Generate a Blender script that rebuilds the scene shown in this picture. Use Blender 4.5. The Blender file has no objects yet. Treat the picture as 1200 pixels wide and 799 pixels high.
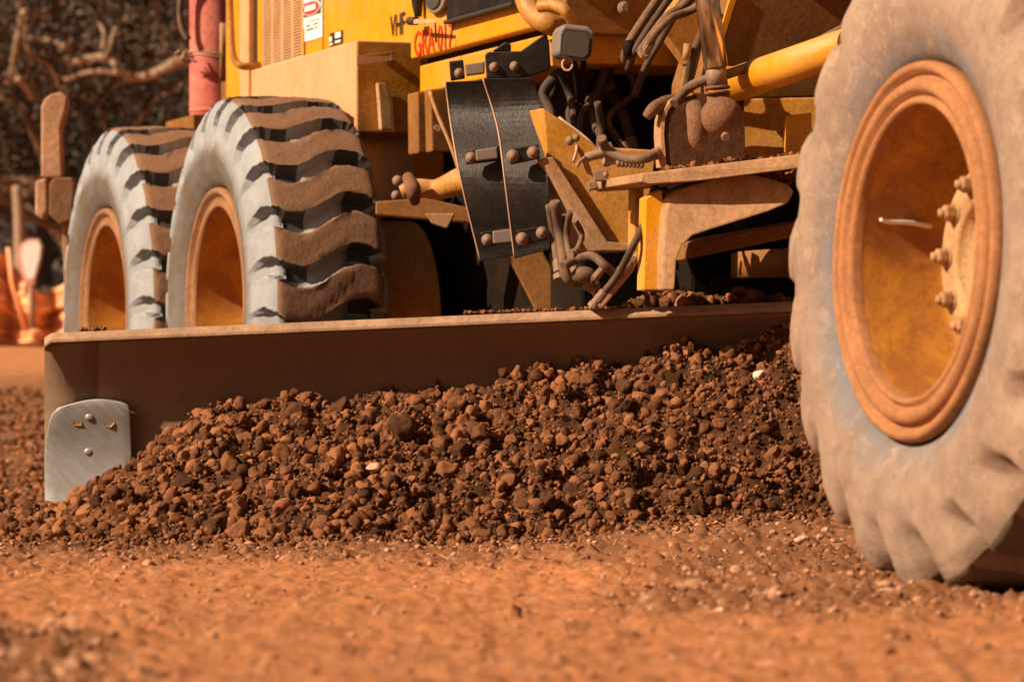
import bpy, bmesh, math, random
import numpy as np
from mathutils import Vector, Matrix
random.seed(7); rng = np.random.default_rng(11)
PI = math.pi
SC = bpy.context.scene
COL = SC.collection

# ------------------------------------------------------------------ frames of reference
FPX, HY, CH = 4650.0, 459.0, 0.375           # focal length in photo pixels, horizon row, camera height
U = Vector((0.33, -0.944, 0)); V = Vector((0.944, 0.33, 0)); Z = Vector((0, 0, 1)); O = Vector((-0.93, 12.4, 0))
def W(s, t, z):                               # machine frame: s forward, t towards its left side, z up
    return O + U * s + V * t + Z * z
def P(px, py, d):                             # a point at distance d on a sight line
    return Vector(((px - 600) / FPX * d, d, CH + (HY - py) / FPX * d))
def PS(px, py, s):                            # ... where it meets the plane s = const
    r = P(px, py, 1.0) - Vector((0, 0, CH))
    d = (s + O.dot(U)) / r.dot(U); return P(px, py, d)
def PT(px, py, t):
    r = P(px, py, 1.0) - Vector((0, 0, CH))
    d = (t + O.dot(V)) / r.dot(V); return P(px, py, d)

# ------------------------------------------------------------------ numpy noise
def _h(ix, iy, iz, seed):
    n = (ix * 374761393 + iy * 668265263 + iz * 2147483647 % 4294967291 + iz * 1274126177 + seed * 362437) & 0xffffffff
    n = ((n ^ (n >> 13)) * 1274126177) & 0xffffffff
    n = n ^ (n >> 16)
    return (n & 0xffffff) / float(0xffffff)
def vnoise(x, y, z=None, seed=0):
    x = np.asarray(x, float); y = np.asarray(y, float)
    z = np.zeros_like(x) if z is None else np.asarray(z, float)
    x0 = np.floor(x).astype(np.int64); y0 = np.floor(y).astype(np.int64); z0 = np.floor(z).astype(np.int64)
    fx, fy, fz = x - x0, y - y0, z - z0
    fx = fx * fx * (3 - 2 * fx); fy = fy * fy * (3 - 2 * fy); fz = fz * fz * (3 - 2 * fz)
    r = 0
    for dx in (0, 1):
        for dy in (0, 1):
            for dz in (0, 1):
                w = (fx if dx else 1 - fx) * (fy if dy else 1 - fy) * (fz if dz else 1 - fz)
                r = r + w * _h(x0 + dx, y0 + dy, z0 + dz, seed)
    return r * 2 - 1
def fbm(x, y, z=None, octs=4, seed=0, gain=.5):
    r = 0; a = 1; f = 1
    for o in range(octs):
        r = r + a * vnoise(np.asarray(x) * f, np.asarray(y) * f, None if z is None else np.asarray(z) * f, seed + o)
        a *= gain; f *= 2.03
    return r
def sstep(a, b, x):
    t = np.clip((np.asarray(x, float) - a) / (b - a), 0, 1); return t * t * (3 - 2 * t)

# ------------------------------------------------------------------ materials
def rgb(c): return (c[0], c[1], c[2], 1)
class N:
    def __init__(s, name):
        s.m = bpy.data.materials.new(name); s.m.use_nodes = True
        s.t = s.m.node_tree; s.n = s.t.nodes; s.l = s.t.links
        s.b = s.n['Principled BSDF']
    def new(s, typ, **kw):
        n = s.n.new(typ)
        for k, v in kw.items():
            if k in n.inputs.keys(): n.inputs[k].default_value = v
            else: setattr(n, k, v)
        return n
    def link(s, a, b): s.l.new(a, b)
    def noise(s, scale, detail=6, rough=.6, vec=None, dist=0):
        n = s.new('ShaderNodeTexNoise'); n.inputs['Scale'].default_value = scale
        n.inputs['Detail'].default_value = detail; n.inputs['Roughness'].default_value = rough
        n.inputs['Distortion'].default_value = dist
        s.link(vec if vec is not None else s.coord(), n.inputs['Vector']); return n.outputs['Fac']
    def coord(s):
        if not hasattr(s, '_c'): s._c = s.new('ShaderNodeTexCoord').outputs['Object']
        return s._c
    def ramp(s, fac, stops):
        r = s.new('ShaderNodeValToRGB'); e = r.color_ramp.elements
        while len(e) < len(stops): e.new(.5)
        for i, (p, c) in enumerate(stops):
            e[i].position = p; e[i].color = rgb(c) if hasattr(c, '__len__') else (c, c, c, 1)
        s.link(fac, r.inputs['Fac']); return r.outputs['Color']
    def mix(s, fac, a, b, mode='MIX'):
        m = s.new('ShaderNodeMix', data_type='RGBA', blend_type=mode)
        for k, v in ((0, fac), (6, a), (7, b)):
            if hasattr(v, 'links') or hasattr(v, 'is_linked'): s.link(v, m.inputs[k])
            elif k == 0: m.inputs[0].default_value = v
            else: m.inputs[k].default_value = rgb(v)
        return m.outputs[2]
    def math(s, op, a, b=None, clamp=False):
        m = s.new('ShaderNodeMath', operation=op); m.use_clamp = clamp
        for k, v in ((0, a), (1, b)):
            if v is None: continue
            if hasattr(v, 'is_linked'): s.link(v, m.inputs[k])
            else: m.inputs[k].default_value = v
        return m.outputs[0]
    def bump(s, h, strength=.5, dist=.01, prev=None):
        b = s.new('ShaderNodeBump'); b.inputs['Strength'].default_value = strength; b.inputs['Distance'].default_value = dist
        s.link(h, b.inputs['Height'])
        if prev is not None: s.link(prev, b.inputs['Normal'])
        s.link(b.outputs['Normal'], s.b.inputs['Normal']); return b.outputs['Normal']
    def out(s, col, rough=.8, metal=0.0, spec=None):
        if hasattr(col, 'is_linked'): s.link(col, s.b.inputs['Base Color'])
        else: s.b.inputs['Base Color'].default_value = rgb(col)
        if hasattr(rough, 'is_linked'): s.link(rough, s.b.inputs['Roughness'])
        else: s.b.inputs['Roughness'].default_value = rough
        s.b.inputs['Metallic'].default_value = metal
        if spec is not None: s.b.inputs['Specular IOR Level'].default_value = spec
        return s.m

DUST = (.56, .31, .165)
def painted(name, base, dust=DUST, amt=.45, rough=.45, grime=(.10, .045, .02), gr=.35, bscale=1.0, up=.35, spec=.4, mott=.45):
    n = N(name)
    big = n.noise(3.1, 5, .6); mid = n.noise(17, 8, .7); fine = n.noise(140, 6, .75)
    geo = n.new('ShaderNodeNewGeometry'); sep = n.new('ShaderNodeSeparateXYZ'); n.link(geo.outputs['Normal'], sep.inputs[0])
    upf = n.math('MULTIPLY', n.math('MAXIMUM', sep.outputs['Z'], 0.0), up)
    f = n.math('ADD', n.math('MULTIPLY', big, .8), n.math('MULTIPLY', mid, .5))
    f = n.math('ADD', n.math('ADD', f, n.math('MULTIPLY', fine, .15)), upf)
    f = n.ramp(f, [(.72 - amt * .5, 0.0), (1.15 - amt * .55, 1.0)])
    f = n.math('MULTIPLY', f, min(1, .35 + amt))
    c = n.mix(f, base, dust)
    g = n.ramp(n.noise(28, 10, .8, dist=.4), [(.60, 0.0), (.72, 1.0)])
    c = n.mix(n.math('MULTIPLY', g, gr), c, grime)
    sp = n.ramp(n.noise(60, 3, .5), [(.70, 0.0), (.74, 1.0)])
    c = n.mix(n.math('MULTIPLY', sp, gr), c, grime)
    m1 = n.ramp(n.noise(8, 8, .75, dist=.3), [(.30, 1 - mott), (.62, 1.0)])
    m2 = n.ramp(n.noise(75, 6, .8), [(.34, 1 - mott * .8), (.55, 1.0)])
    c = n.mix(1.0, c, m1, 'MULTIPLY'); c = n.mix(1.0, c, m2, 'MULTIPLY')
    mp = n.new('ShaderNodeMapping'); mp.inputs['Scale'].default_value = (38, 38, 4); n.link(n.coord(), mp.inputs['Vector'])
    c = n.mix(n.math('MULTIPLY', n.ramp(n.noise(1.0, 4, .6, vec=mp.outputs[0]), [(.58, 0.0), (.72, 1.0)]), gr * .7), c, tuple(x * .5 + y * .15 for x, y in zip(base, dust)))
    r = n.math('ADD', n.math('MULTIPLY', f, .85 - rough), rough)
    n.bump(mid, .22 * bscale, .01, n.bump(fine, .30 * bscale, .003))
    return n.out(c, r, 0, spec)

YEL = (.62, .26, .006)
M = {}
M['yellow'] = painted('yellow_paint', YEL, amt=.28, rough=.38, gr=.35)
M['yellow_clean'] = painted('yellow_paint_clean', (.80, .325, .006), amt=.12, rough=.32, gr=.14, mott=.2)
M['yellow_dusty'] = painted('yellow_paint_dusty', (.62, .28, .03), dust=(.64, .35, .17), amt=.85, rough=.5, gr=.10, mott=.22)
M['brown_yellow'] = painted('yellow_paint_shaded', (.36, .14, .008), dust=(.28, .12, .045), amt=.45, rough=.5, gr=.4)  # darker copy of the yellow paint, shade put into its colour
M['dust_edge'] = painted('dust_coated_steel', (.48, .22, .07), dust=(.50, .27, .13), amt=.8, rough=.7, gr=.2)
M['rim'] = painted('dust_coated_rim', (.50, .19, .035), dust=(.42, .18, .07), amt=.75, rough=.6, gr=.25, mott=.38)
M['rim_rear'] = painted('dusty_brown_rim', (.36, .15, .035), dust=(.34, .16, .075), amt=.7, rough=.65, gr=.35, mott=.45)
M['rust_disc'] = painted('rusty_yellow_disc', (.50, .19, .008), dust=(.22, .075, .022), amt=.62, rough=.6, gr=.55)
M['hub'] = painted('cream_dusty_hub', (.56, .29, .07), dust=(.56, .33, .15), amt=.7, rough=.6, gr=.15)
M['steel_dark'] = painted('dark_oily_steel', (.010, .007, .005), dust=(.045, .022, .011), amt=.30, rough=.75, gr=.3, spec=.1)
M['black'] = painted('black_bent_plate', (.010, .009, .009), dust=(.08, .05, .035), amt=.12, rough=.30, gr=.1, spec=.3)
M['hose'] = painted('dusty_hose', (.06, .034, .021), dust=(.26, .145, .085), amt=.45, rough=.75, gr=.3, up=.5)
M['hose_dark'] = painted('dark_hose', (.022, .015, .012), dust=(.15, .08, .045), amt=.34, rough=.6, gr=.2, up=.5)
M['bolt'] = painted('dusty_bolt', (.22, .13, .08), dust=(.42, .25, .16), amt=.4, rough=.45, gr=.3)
M['mud_joint'] = painted('mud_caked_joint', (.20, .09, .04), dust=(.26, .12, .06), amt=.7, rough=.9, gr=.3, bscale=3)
M['red'] = painted('faded_red_paint', (.66, .07, .06), dust=(.72, .24, .18), amt=.55, rough=.5, gr=.12)
M['blade_edge'] = painted('dusty_steel_edge', (.34, .19, .11), dust=(.44, .26, .155), amt=.6, rough=.6, gr=.2)
M['blade'] = painted('dusty_brown_steel', (.21, .135, .088), dust=(.29, .18, .12), amt=.5, rough=.5, gr=.10, up=.3, mott=.14)
M['ripper'] = painted('orange_dusted_iron', (.50, .22, .08), dust=(.60, .33, .19), amt=.8, rough=.85, gr=.35, bscale=3)

def mat_rust():
    n = N('rusty_yellow_disc'); a = n.noise(7, 9, .78, dist=.6); b = n.noise(30, 8, .8)
    c = n.mix(n.ramp(a, [(.40, 0.0), (.58, 1.0)]), (.50, .215, .018), (.30, .105, .018))
    c = n.mix(n.ramp(b, [(.52, 0.0), (.66, .6)]), c, (.15, .045, .012))
    c = n.mix(n.ramp(n.noise(15, 6, .7), [(.62, 0.0), (.72, .4)]), c, (.58, .28, .04))
    n.bump(b, .4, .004); return n.out(c, .62)
M['rust_disc'] = mat_rust()
def mat_bit():
    n = N('polished_worn_steel')
    st = n.new('ShaderNodeMapping'); st.inputs['Scale'].default_value = (1, 1, 1); st.inputs['Rotation'].default_value = (0, .8, 0)
    n.link(n.coord(), st.inputs['Vector'])
    st2 = n.new('ShaderNodeMapping'); st2.inputs['Scale'].default_value = (40, 40, 3); n.link(st.outputs[0], st2.inputs['Vector'])
    scr = n.noise(2.0, 6, .7, vec=st2.outputs[0]); mid = n.noise(14, 7, .65)
    c = n.mix(n.ramp(mid, [(.35, 0.0), (.7, 1.0)]), (.29, .29, .305), (.23, .195, .17))
    c = n.mix(n.ramp(scr, [(.5, 0.0), (.62, .25)]), c, (.46, .46, .47))
    n.bump(scr, .2, .002)
    return n.out(c, .5, .35)
M['bit'] = mat_bit()
def mat_chrome():
    n = N('chrome_rod'); n.bump(n.noise(6, 3, .5), .03, .002)
    return n.out(n.mix(n.ramp(n.noise(30, 8, .7), [(.5, 0.0), (.75, .5)]), (.62, .55, .48), (.30, .17, .09)), .22, 1.0)
M['chrome'] = mat_chrome()
def flat(name, c, rough=.6, metal=0, bump=.1):
    n = N(name); k = n.noise(25, 6, .65)
    cc = n.mix(n.math('MULTIPLY', n.ramp(k, [(.45, 0.0), (.75, 1.0)]), .3), c, tuple(min(1, x * .8 + y * .3 * min(1, sum(c))) for x, y in zip(c, DUST)))
    if bump: n.bump(n.noise(90, 5, .7), bump, .003)
    return n.out(cc, rough, metal)
M['lens'] = flat('grey_lamp_lens', (.075, .06, .05), .12)
M['lamp_case'] = flat('grey_lamp_casing', (.20, .15, .12), .6)
M['glass'] = flat('dark_cab_glass', (.012, .011, .011), .08)
M['white'] = flat('white_sticker', (.82, .80, .76), .5, bump=0)
M['ink'] = flat('black_lettering', (.02, .015, .015), .5, bump=0)
M['redink'] = flat('red_lettering', (.72, .035, .012), .45, bump=0)
M['sign_red'] = flat('red_sticker_oval', (.55, .04, .03), .5, bump=0)
M['rubber_black'] = flat('rubber_black', (.03, .025, .022), .7)
M['wire'] = flat('tie_wire', (.45, .27, .17), .6)
M['net'] = flat('orange_netting', (.95, .42, .19), .6)
M['board_red'] = flat('red_board_frame', (.66, .28, .22), .6)
M['shed'] = flat('slate_shed_cladding', (.055, .055, .07), .8)
M['timber'] = flat('weathered_timber', (.30, .20, .13), .85)

def mat_rubber(name, outer, inner, r0, r1, ring=None):
    n = N(name)
    sep = n.new('ShaderNodeSeparateXYZ'); n.link(n.coord(), sep.inputs[0])
    rr = n.math('SQRT', n.math('ADD', n.math('MULTIPLY', sep.outputs['X'], sep.outputs['X']), n.math('MULTIPLY', sep.outputs['Z'], sep.outputs['Z'])))
    mid = n.noise(9, 8, .68); fine = n.noise(70, 8, .75); big = n.noise(3.0, 3, .5)
    w = n.math('ADD', rr, n.math('MULTIPLY', n.math('SUBTRACT', mid, .5), .12))
    mr = n.new('ShaderNodeMapRange'); mr.inputs['From Min'].default_value = r0; mr.inputs['From Max'].default_value = r1
    n.link(w, mr.inputs['Value'])
    c = n.mix(mr.outputs[0], inner, outer)
    if ring:
        col, a, b = ring
        k = n.math('MULTIPLY', n.ramp(w, [(a, 1.0), (b, 0.0)]), n.ramp(big, [(.35, .1), (.6, 1.0)]))
        c = n.mix(k, c, col)
    c = n.mix(n.math('MULTIPLY', n.ramp(mid, [(.42, 0.0), (.62, 1.0)]), .5), c, tuple(x * .55 for x in inner) if ring else tuple(x * .5 for x in outer))
    if not ring: n.bump(mid, .25, .008, n.bump(fine, .4, .004)); return n.out(c, .8)
    c = n.mix(n.ramp(n.noise(22, 8, .8, dist=.5), [(.52, 0.0), (.66, .5)]), c, tuple(min(1, x * 1.35) for x in outer))
    c = n.mix(n.ramp(n.noise(16, 9, .85, dist=.8), [(.50, 0.0), (.66, .5)]), c, (.17, .115, .085))
    c = n.mix(n.ramp(n.noise(48, 6, .8), [(.55, 0.0), (.66, .5)]), c, (.12, .08, .06))
    c = n.mix(n.math('MULTIPLY', n.ramp(fine, [(.5, 0.0), (.75, 1.0)]), .30), c, tuple(x * .5 for x in inner))
    n.bump(mid, .3, .010, n.bump(fine, .6, .005))
    return n.out(c, .85)
M['tyre_rear'] = mat_rubber('dusted_rubber_pale', (.315, .325, .345), (.12, .088, .062), .462, .515)
M['tyre_front'] = mat_rubber('dusted_rubber_tan', (.37, .25, .175), (.29, .20, .145), .42, .60, ((.15, .17, .205), .375, .45))
def mat_mud(name, a, b):
    n = N(name); k = n.noise(14, 8, .7); f = n.noise(110, 6, .8); v = n.noise(45, 4, .6)
    c = n.mix(k, a, b); c = n.mix(n.ramp(v, [(.62, 0.0), (.72, .6)]), c, tuple(x * .35 for x in a))
    n.bump(v, .5, .006, n.bump(f, .6, .004)); return n.out(c, .95)
M['tread_mud'] = mat_mud('mud_coated_tread', (.17, .085, .045), (.27, .145, .08))
M['tread_mud_front'] = mat_mud('dry_mud_coated_tread', (.11, .078, .055), (.20, .145, .105))
M['groove_dust'] = flat('pale_groove_dust', (.26, .25, .25), .9)
M['groove_shade'] = flat('shaded_bare_rubber', (.045, .038, .034), .8)  # bare rubber, darkened to paint the shade under the lugs

def mat_soil(name, lo, hi, attr=None, rnd=False, bump=1.0, scale=1.0):
    n = N(name)
    k = n.noise(9 * scale, 8, .7); f = n.noise(120 * scale, 8, .8); m = n.noise(40 * scale, 6, .7)
    fac = n.math('ADD', n.math('MULTIPLY', k, .45), n.math('MULTIPLY', m, .55))
    if attr:
        a = n.new('ShaderNodeAttribute', attribute_name=attr); fac = n.math('ADD', n.math('MULTIPLY', fac, .6), n.math('MULTIPLY', a.outputs['Fac'], .45))
    if rnd:
        a = n.new('ShaderNodeObjectInfo'); fac = n.math('ADD', n.math('MULTIPLY', fac, .6), n.math('MULTIPLY', a.outputs['Random'], .45))
    c = n.ramp(fac, [(.28, lo), (.72, hi)])
    c = n.mix(n.ramp(f, [(.56, 0.0), (.72, .45)]), c, tuple(x * .4 for x in lo))
    n.bump(m, .6 * bump, .010, n.bump(f, .7 * bump, .004))
    return n.out(c, .95, 0, .2)
M['soil_base'] = mat_soil('dark_soil_crevice_shade', (.028, .011, .005), (.12, .046, .018))  # soil colour darkened further to paint the shade between clods
M['clod'] = mat_soil('red_brown_clod', (.055, .020, .008), (.33, .130, .054), attr='tone')
M['clod_one'] = mat_soil('red_brown_clod_single', (.06, .023, .009), (.36, .145, .062), rnd=True)
M['pebble'] = mat_soil('road_pebble', (.26, .105, .045), (.62, .33, .20), attr='tone')
M['stone_pale'] = mat_soil('pale_stone', (.62, .46, .34), (.85, .74, .62))
M['stone_pink'] = mat_soil('pinkish_stone', (.50, .27, .16), (.70, .44, .30))

def mat_ground():
    n = N('red_earth')
    pos = n.new('ShaderNodeNewGeometry').outputs['Position']
    big = n.noise(.9, 6, .6, vec=pos); mid = n.noise(7, 9, .72, vec=pos); fine = n.noise(70, 9, .78, vec=pos)
    a = n.new('ShaderNodeAttribute', attribute_name='loose')
    lo = n.math('ADD', a.outputs['Fac'], n.math('MULTIPLY', n.math('SUBTRACT', big, .5), .9), )
    lo = n.math('ADD', lo, n.math('MULTIPLY', n.math('SUBTRACT', mid, .5), .9), True)
    c = n.mix(n.ramp(lo, [(.1, 0.0), (.85, 1.0)]), (.64, .255, .105), (.26, .110, .050))
    c = n.mix(n.ramp(fine, [(.40, 0.0), (.62, .4)]), c, (.22, .080, .030))
    c = n.mix(n.ramp(n.noise(18, 8, .75, vec=pos), [(.54, 0.0), (.68, .6)]), c, (.86, .52, .32))
    n.bump(mid, .5, .02, n.bump(fine, .9, .010))
    return n.out(c, .95, 0, .15)
M['ground'] = mat_ground()
M['hill'] = mat_soil('scrub_slope', (.006, .005, .003), (.022, .014, .007), scale=.1)
def mat_leaf(name, a, b):
    n = N(name); at = n.new('ShaderNodeAttribute', attribute_name='tone')
    n.link(n.mix(at.outputs['Fac'], a, b), n.b.inputs['Base Color']); n.b.inputs['Roughness'].default_value = .7
    return n.m
M['leaf_brown'] = mat_leaf('dry_brown_leaves', (.009, .005, .002), (.11, .062, .030))
M['leaf_olive'] = mat_leaf('olive_leaves', (.006, .006, .002), (.045, .034, .012))
M['bark'] = painted('pale_dead_bark', (.15, .09, .05), dust=(.26, .165, .10), amt=.5, rough=.9, gr=.4, bscale=3)

# ------------------------------------------------------------------ mesh building
WL = {}
def cr(pts, n=6):                              # smooth curve through points
    pts = [Vector(p) for p in pts]
    if len(pts) < 3: return pts
    q = [pts[0] * 2 - pts[1]] + pts + [pts[-1] * 2 - pts[-2]]; out = []
    for i in range(1, len(q) - 2):
        p0, p1, p2, p3 = q[i - 1:i + 3]
        for k in range(n):
            t = k / n
            out.append(.5 * ((2 * p1) + (p2 - p0) * t + (2 * p0 - 5 * p1 + 4 * p2 - p3) * t * t + (3 * p1 - p0 - 3 * p2 + p3) * t ** 3))
    out.append(pts[-1]); return out
class MB:
    def __init__(s): s.v = []; s.f = []; s.sm = []; s.mi = []; s.cur = 0
    def face(s, idx, smooth=False): s.f.append(idx); s.sm.append(smooth); s.mi.append(s.cur)
    def prism(s, poly, ext):
        poly = [Vector(p) for p in poly]; ext = Vector(ext); b = len(s.v); n = len(poly)
        nor = Vector((0, 0, 0))
        for i in range(n): nor += poly[i].cross(poly[(i + 1) % n])
        if nor.dot(ext) > 0: poly = poly[::-1]
        s.v += poly + [p + ext for p in poly]
        s.face(list(range(b, b + n))); s.face(list(range(b + 2 * n - 1, b + n - 1, -1)))
        for i in range(n):
            j = (i + 1) % n; s.face([b + j, b + i, b + n + i, b + n + j])
        return s
    def boxst(s, s0, s1, t0, t1, z0, z1):
        return s.prism([W(s0, t0, z0), W(s1, t0, z0), W(s1, t0, z1), W(s0, t0, z1)], V * (t1 - t0))
    def tube(s, pts, r, segs=12, smooth=6, cap=True):
        rs = r if hasattr(r, '__len__') else None
        p = cr(pts, smooth) if smooth > 1 else [Vector(q) for q in pts]
        n = len(p); b = len(s.v)
        up = Vector((.3, .2, 1)).normalized(); prev = None
        for i in range(n):
            d = (p[min(i + 1, n - 1)] - p[max(i - 1, 0)]).normalized()
            a = (prev - d * prev.dot(d)) if prev is not None else (up - d * up.dot(d))
            if a.length < 1e-4: a = Vector((1, 0, 0)) - d * d.x
            a.normalize(); prev = a; c = d.cross(a)
            rad = float(np.interp(i / (n - 1), np.linspace(0, 1, len(rs)), rs)) if rs else r
            for k in range(segs):
                th = 2 * PI * k / segs; s.v.append(p[i] + a * (rad * math.cos(th)) + c * (rad * math.sin(th)))
        for i in range(n - 1):
            for k in range(segs):
                k2 = (k + 1) % segs; s.face([b + i * segs + k, b + i * segs + k2, b + (i + 1) * segs + k2, b + (i + 1) * segs + k], True)
        if cap:
            s.face([b + k for k in range(segs)][::-1]); s.face([b + (n - 1) * segs + k for k in range(segs)])
        return s
    def lathe(s, prof, org, axis, segs=32, smooth=True):
        axis = Vector(axis).normalized(); a = axis.orthogonal().normalized(); c = axis.cross(a); b = len(s.v); n = len(prof); org = Vector(org)
        for (r, h) in prof:
            for k in range(segs):
                th = 2 * PI * k / segs; s.v.append(org + axis * h + (a * math.cos(th) + c * math.sin(th)) * max(r, 1e-5))
        for i in range(n - 1):
            for k in range(segs):
                k2 = (k + 1) % segs; s.face([b + i * segs + k, b + i * segs + k2, b + (i + 1) * segs + k2, b + (i + 1) * segs + k], smooth)
        return s
    def ball(s, c, r, sc=(1, 1, 1), segs=20):
        b = len(s.v); c = Vector(c); n = segs // 2
        for i in range(n + 1):
            ph = PI * i / n
            for k in range(segs):
                th = 2 * PI * k / segs
                s.v.append(c + Vector((math.sin(ph) * math.cos(th) * r * sc[0], math.sin(ph) * math.sin(th) * r * sc[1], math.cos(ph) * r * sc[2])))
        for i in range(n):
            for k in range(segs):
                k2 = (k + 1) % segs; s.face([b + i * segs + k, b + (i + 1) * segs + k, b + (i + 1) * segs + k2, b + i * segs + k2], True)
        return s
    def hexbolt(s, c, axis, r=.014, h=.012, washer=True):
        if washer: s.lathe([(0, .004), (r * 1.5, .004), (r * 1.5, 0)], c, axis, 16)
        s.lathe([(0, h), (r * .8, h), (r, h * .75), (r, 0)], c, axis, 6, False); return s
    def build(s, name, mat, parent=None, bevel=0, local=False, clean=True):
        me = bpy.data.meshes.new(name)
        co = np.array([tuple(v) for v in s.v]); 
        c = Vector((0, 0, 0)) if local else Vector((co.min(0) + co.max(0)) / 2)
        co = co - np.array(c)
        me.from_pydata(co.tolist(), [], s.f)
        for m in (mat if isinstance(mat, (list, tuple)) else [mat]): me.materials.append(M[m])
        me.polygons.foreach_set('use_smooth', s.sm); me.polygons.foreach_set('material_index', s.mi)
        if clean:
            bm = bmesh.new(); bm.from_mesh(me); bmesh.ops.remove_doubles(bm, verts=bm.verts, dist=1e-6); bmesh.ops.recalc_face_normals(bm, faces=bm.faces); bm.to_mesh(me); bm.free()
        o = bpy.data.objects.new(name, me); COL.objects.link(o)
        o.parent = parent
        pw = WL.get(parent.name, Vector()) if parent else Vector()
        if not local: o.location = c - pw; WL[o.name] = c
        else: WL[o.name] = pw
        if bevel:
            b = o.modifiers.new('bevel', 'BEVEL'); b.width = bevel; b.segments = 2; b.limit_method = 'ANGLE'; b.angle_limit = .6
        return o
def tag(o, label=None, cat=None, group=None, kind=None):
    for k, v in (('label', label), ('category', cat), ('group', group), ('kind', kind)):
        if v: o[k] = v
    return o
def empty(name, loc, rz=0, parent=None):
    o = bpy.data.objects.new(name, None); COL.objects.link(o); o.location = Vector(loc); o.rotation_euler.z = rz; o.parent = parent
    WL[o.name] = Vector(loc); return o

# ------------------------------------------------------------------ rocks
def ico(sub):
    bm = bmesh.new(); bmesh.ops.create_icosphere(bm, subdivisions=sub, radius=1)
    v = np.array([tuple(x.co) for x in bm.verts]); f = np.array([[q.index for q in x.verts] for x in bm.faces]); bm.free(); return v, f
ICO = {k: ico(k) for k in (1, 2, 3, 4)}
def rock(sub, seed, planes=7, rough=.10):
    r = np.random.default_rng(seed); v, f = ICO[sub]; v = v.copy()
    for _ in range(planes):
        d = r.normal(size=3); d /= np.linalg.norm(d); h = r.uniform(.48, .85); k = v @ d - h
        v = v - np.outer(np.maximum(k, 0), d)
    nz = fbm(v[:, 0] * 1.7 + seed * 3.1, v[:, 1] * 1.7, v[:, 2] * 1.7, 4, seed, .55)
    v = v * (1 + rough * nz)[:, None]
    v = v * r.uniform(.75, 1.15, size=3); return v, f
def rand_rot(n, r):
    q = r.normal(size=(n, 4)); q /= np.linalg.norm(q, axis=1)[:, None]; w, x, y, z = q.T
    return np.stack([np.stack([1 - 2 * (y * y + z * z), 2 * (x * y - z * w), 2 * (x * z + y * w)], 1),
                     np.stack([2 * (x * y + z * w), 1 - 2 * (x * x + z * z), 2 * (y * z - x * w)], 1),
                     np.stack([2 * (x * z - y * w), 2 * (y * z + x * w), 1 - 2 * (x * x + y * y)], 1)], 1)
def mesh_np(name, v, f, mat, tone=None, smooth=True, org=None):
    me = bpy.data.meshes.new(name); nf, k = f.shape
    if org is None: org = (v.min(0) + v.max(0)) / 2
    v = v - org
    me.vertices.add(len(v)); me.vertices.foreach_set('co', v.astype(np.float32).ravel())
    me.loops.add(nf * k); me.loops.foreach_set('vertex_index', f.astype(np.int32).ravel())
    me.polygons.add(nf); me.polygons.foreach_set('loop_start', np.arange(0, nf * k, k, dtype=np.int32))
    me.update(calc_edges=True)
    me.polygons.foreach_set('use_smooth', np.full(nf, smooth))
    if tone is not None:
        a = me.attributes.new('tone', 'FLOAT', 'POINT'); a.data.foreach_set('value', tone.astype(np.float32))
    me.materials.append(M[mat]); me.update()
    o = bpy.data.objects.new(name, me); COL.objects.link(o); o.location = Vector(org); WL[o.name] = Vector(org); return o
def scatter(name, pts, size, mat, sub=2, variants=10, seed=5, flatten=1.0, rough=.10, smooth=True):
    r = np.random.default_rng(seed); n = len(pts); V_ = []; F_ = []; T_ = []; off = 0
    vs = [rock(sub, seed * 100 + i, rough=rough) for i in range(variants)]
    R = rand_rot(n, r); which = r.integers(0, variants, n); tones = r.uniform(0, 1, n)
    for k in range(variants):
        idx = np.where(which == k)[0]
        if not len(idx): continue
        v, f = vs[k]
        vv = np.einsum('nij,vj->nvi', R[idx], v) * size[idx][:, None, None]
        vv[:, :, 2] *= flatten
        vv += pts[idx][:, None, :]
        V_.append(vv.reshape(-1, 3)); F_.append((f[None] + (np.arange(len(idx)) * len(v))[:, None, None]).reshape(-1, 3) + off)
        T_.append(np.repeat(tones[idx], len(v))); off += len(idx) * len(v)
    return mesh_np(name, np.concatenate(V_), np.concatenate(F_), mat, np.concatenate(T_), smooth)

# ------------------------------------------------------------------ terrain
BL = Vector((-1.296, 11.0, 0)); BE = Vector((.9846, -.175, 0)); BN = Vector((-.175, -.9846, 0))   # blade left end, run, facing
cpx = np.array([-220, -60, 0, 60, 110, 155, 200, 230, 370, 520, 640, 740, 850, 930, 1010, 1100, 1250, 1400])
cpy = np.array([622, 614, 608, 606, 588, 549, 516, 500, 474, 460, 440, 428, 403, 388, 380, 376, 372, 380])
cpy = cpy + np.interp(cpx, [40, 130, 230, 640, 900, 1100], [0, 6, 10, 14, 7, 0]); cx = (cpx - 600) / FPX * 10.5; cz = CH + (HY - cpy) * 10.5 / FPX
def gnd(x, y):                                # broad shape of the land
    z = .060 * sstep(-.1, .9, x) * sstep(8.3, 9.8, y) * sstep(16, 12, y)
    z = z + .70 * sstep(13.5, 27, y) + 7.0 * sstep(38, 70, y)
    return z
def pile(x, y):
    x = np.asarray(x, float); y = np.asarray(y, float)
    zc = np.interp(x, cx, cz)
    toe = np.interp(x, [-1.6, -.2, .4, 1.2], [9.78, 9.84, 9.9, 9.98])
    yb = 11.0 - (x + 1.296) * .1777 - .17
    yb = np.minimum(yb, 10.62)
    out = x < -1.25
    yb = np.where(out, 10.35, yb)
    t = (y - toe) / (yb - toe)
    up = np.clip(t, 0, 1); up = up ** .85
    back = 1 - sstep(10.45, 11.3, y) * sstep(-1.15, -1.35, x)
    k = np.where(t > 0, zc * up * back, 0)
    lim = 11.0 - (x + 1.296) * .1777
    k = np.where((y > lim + .05) & (x > -1.27), -1, k)
    return k * sstep(-2.6, -1.7, x)
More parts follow.
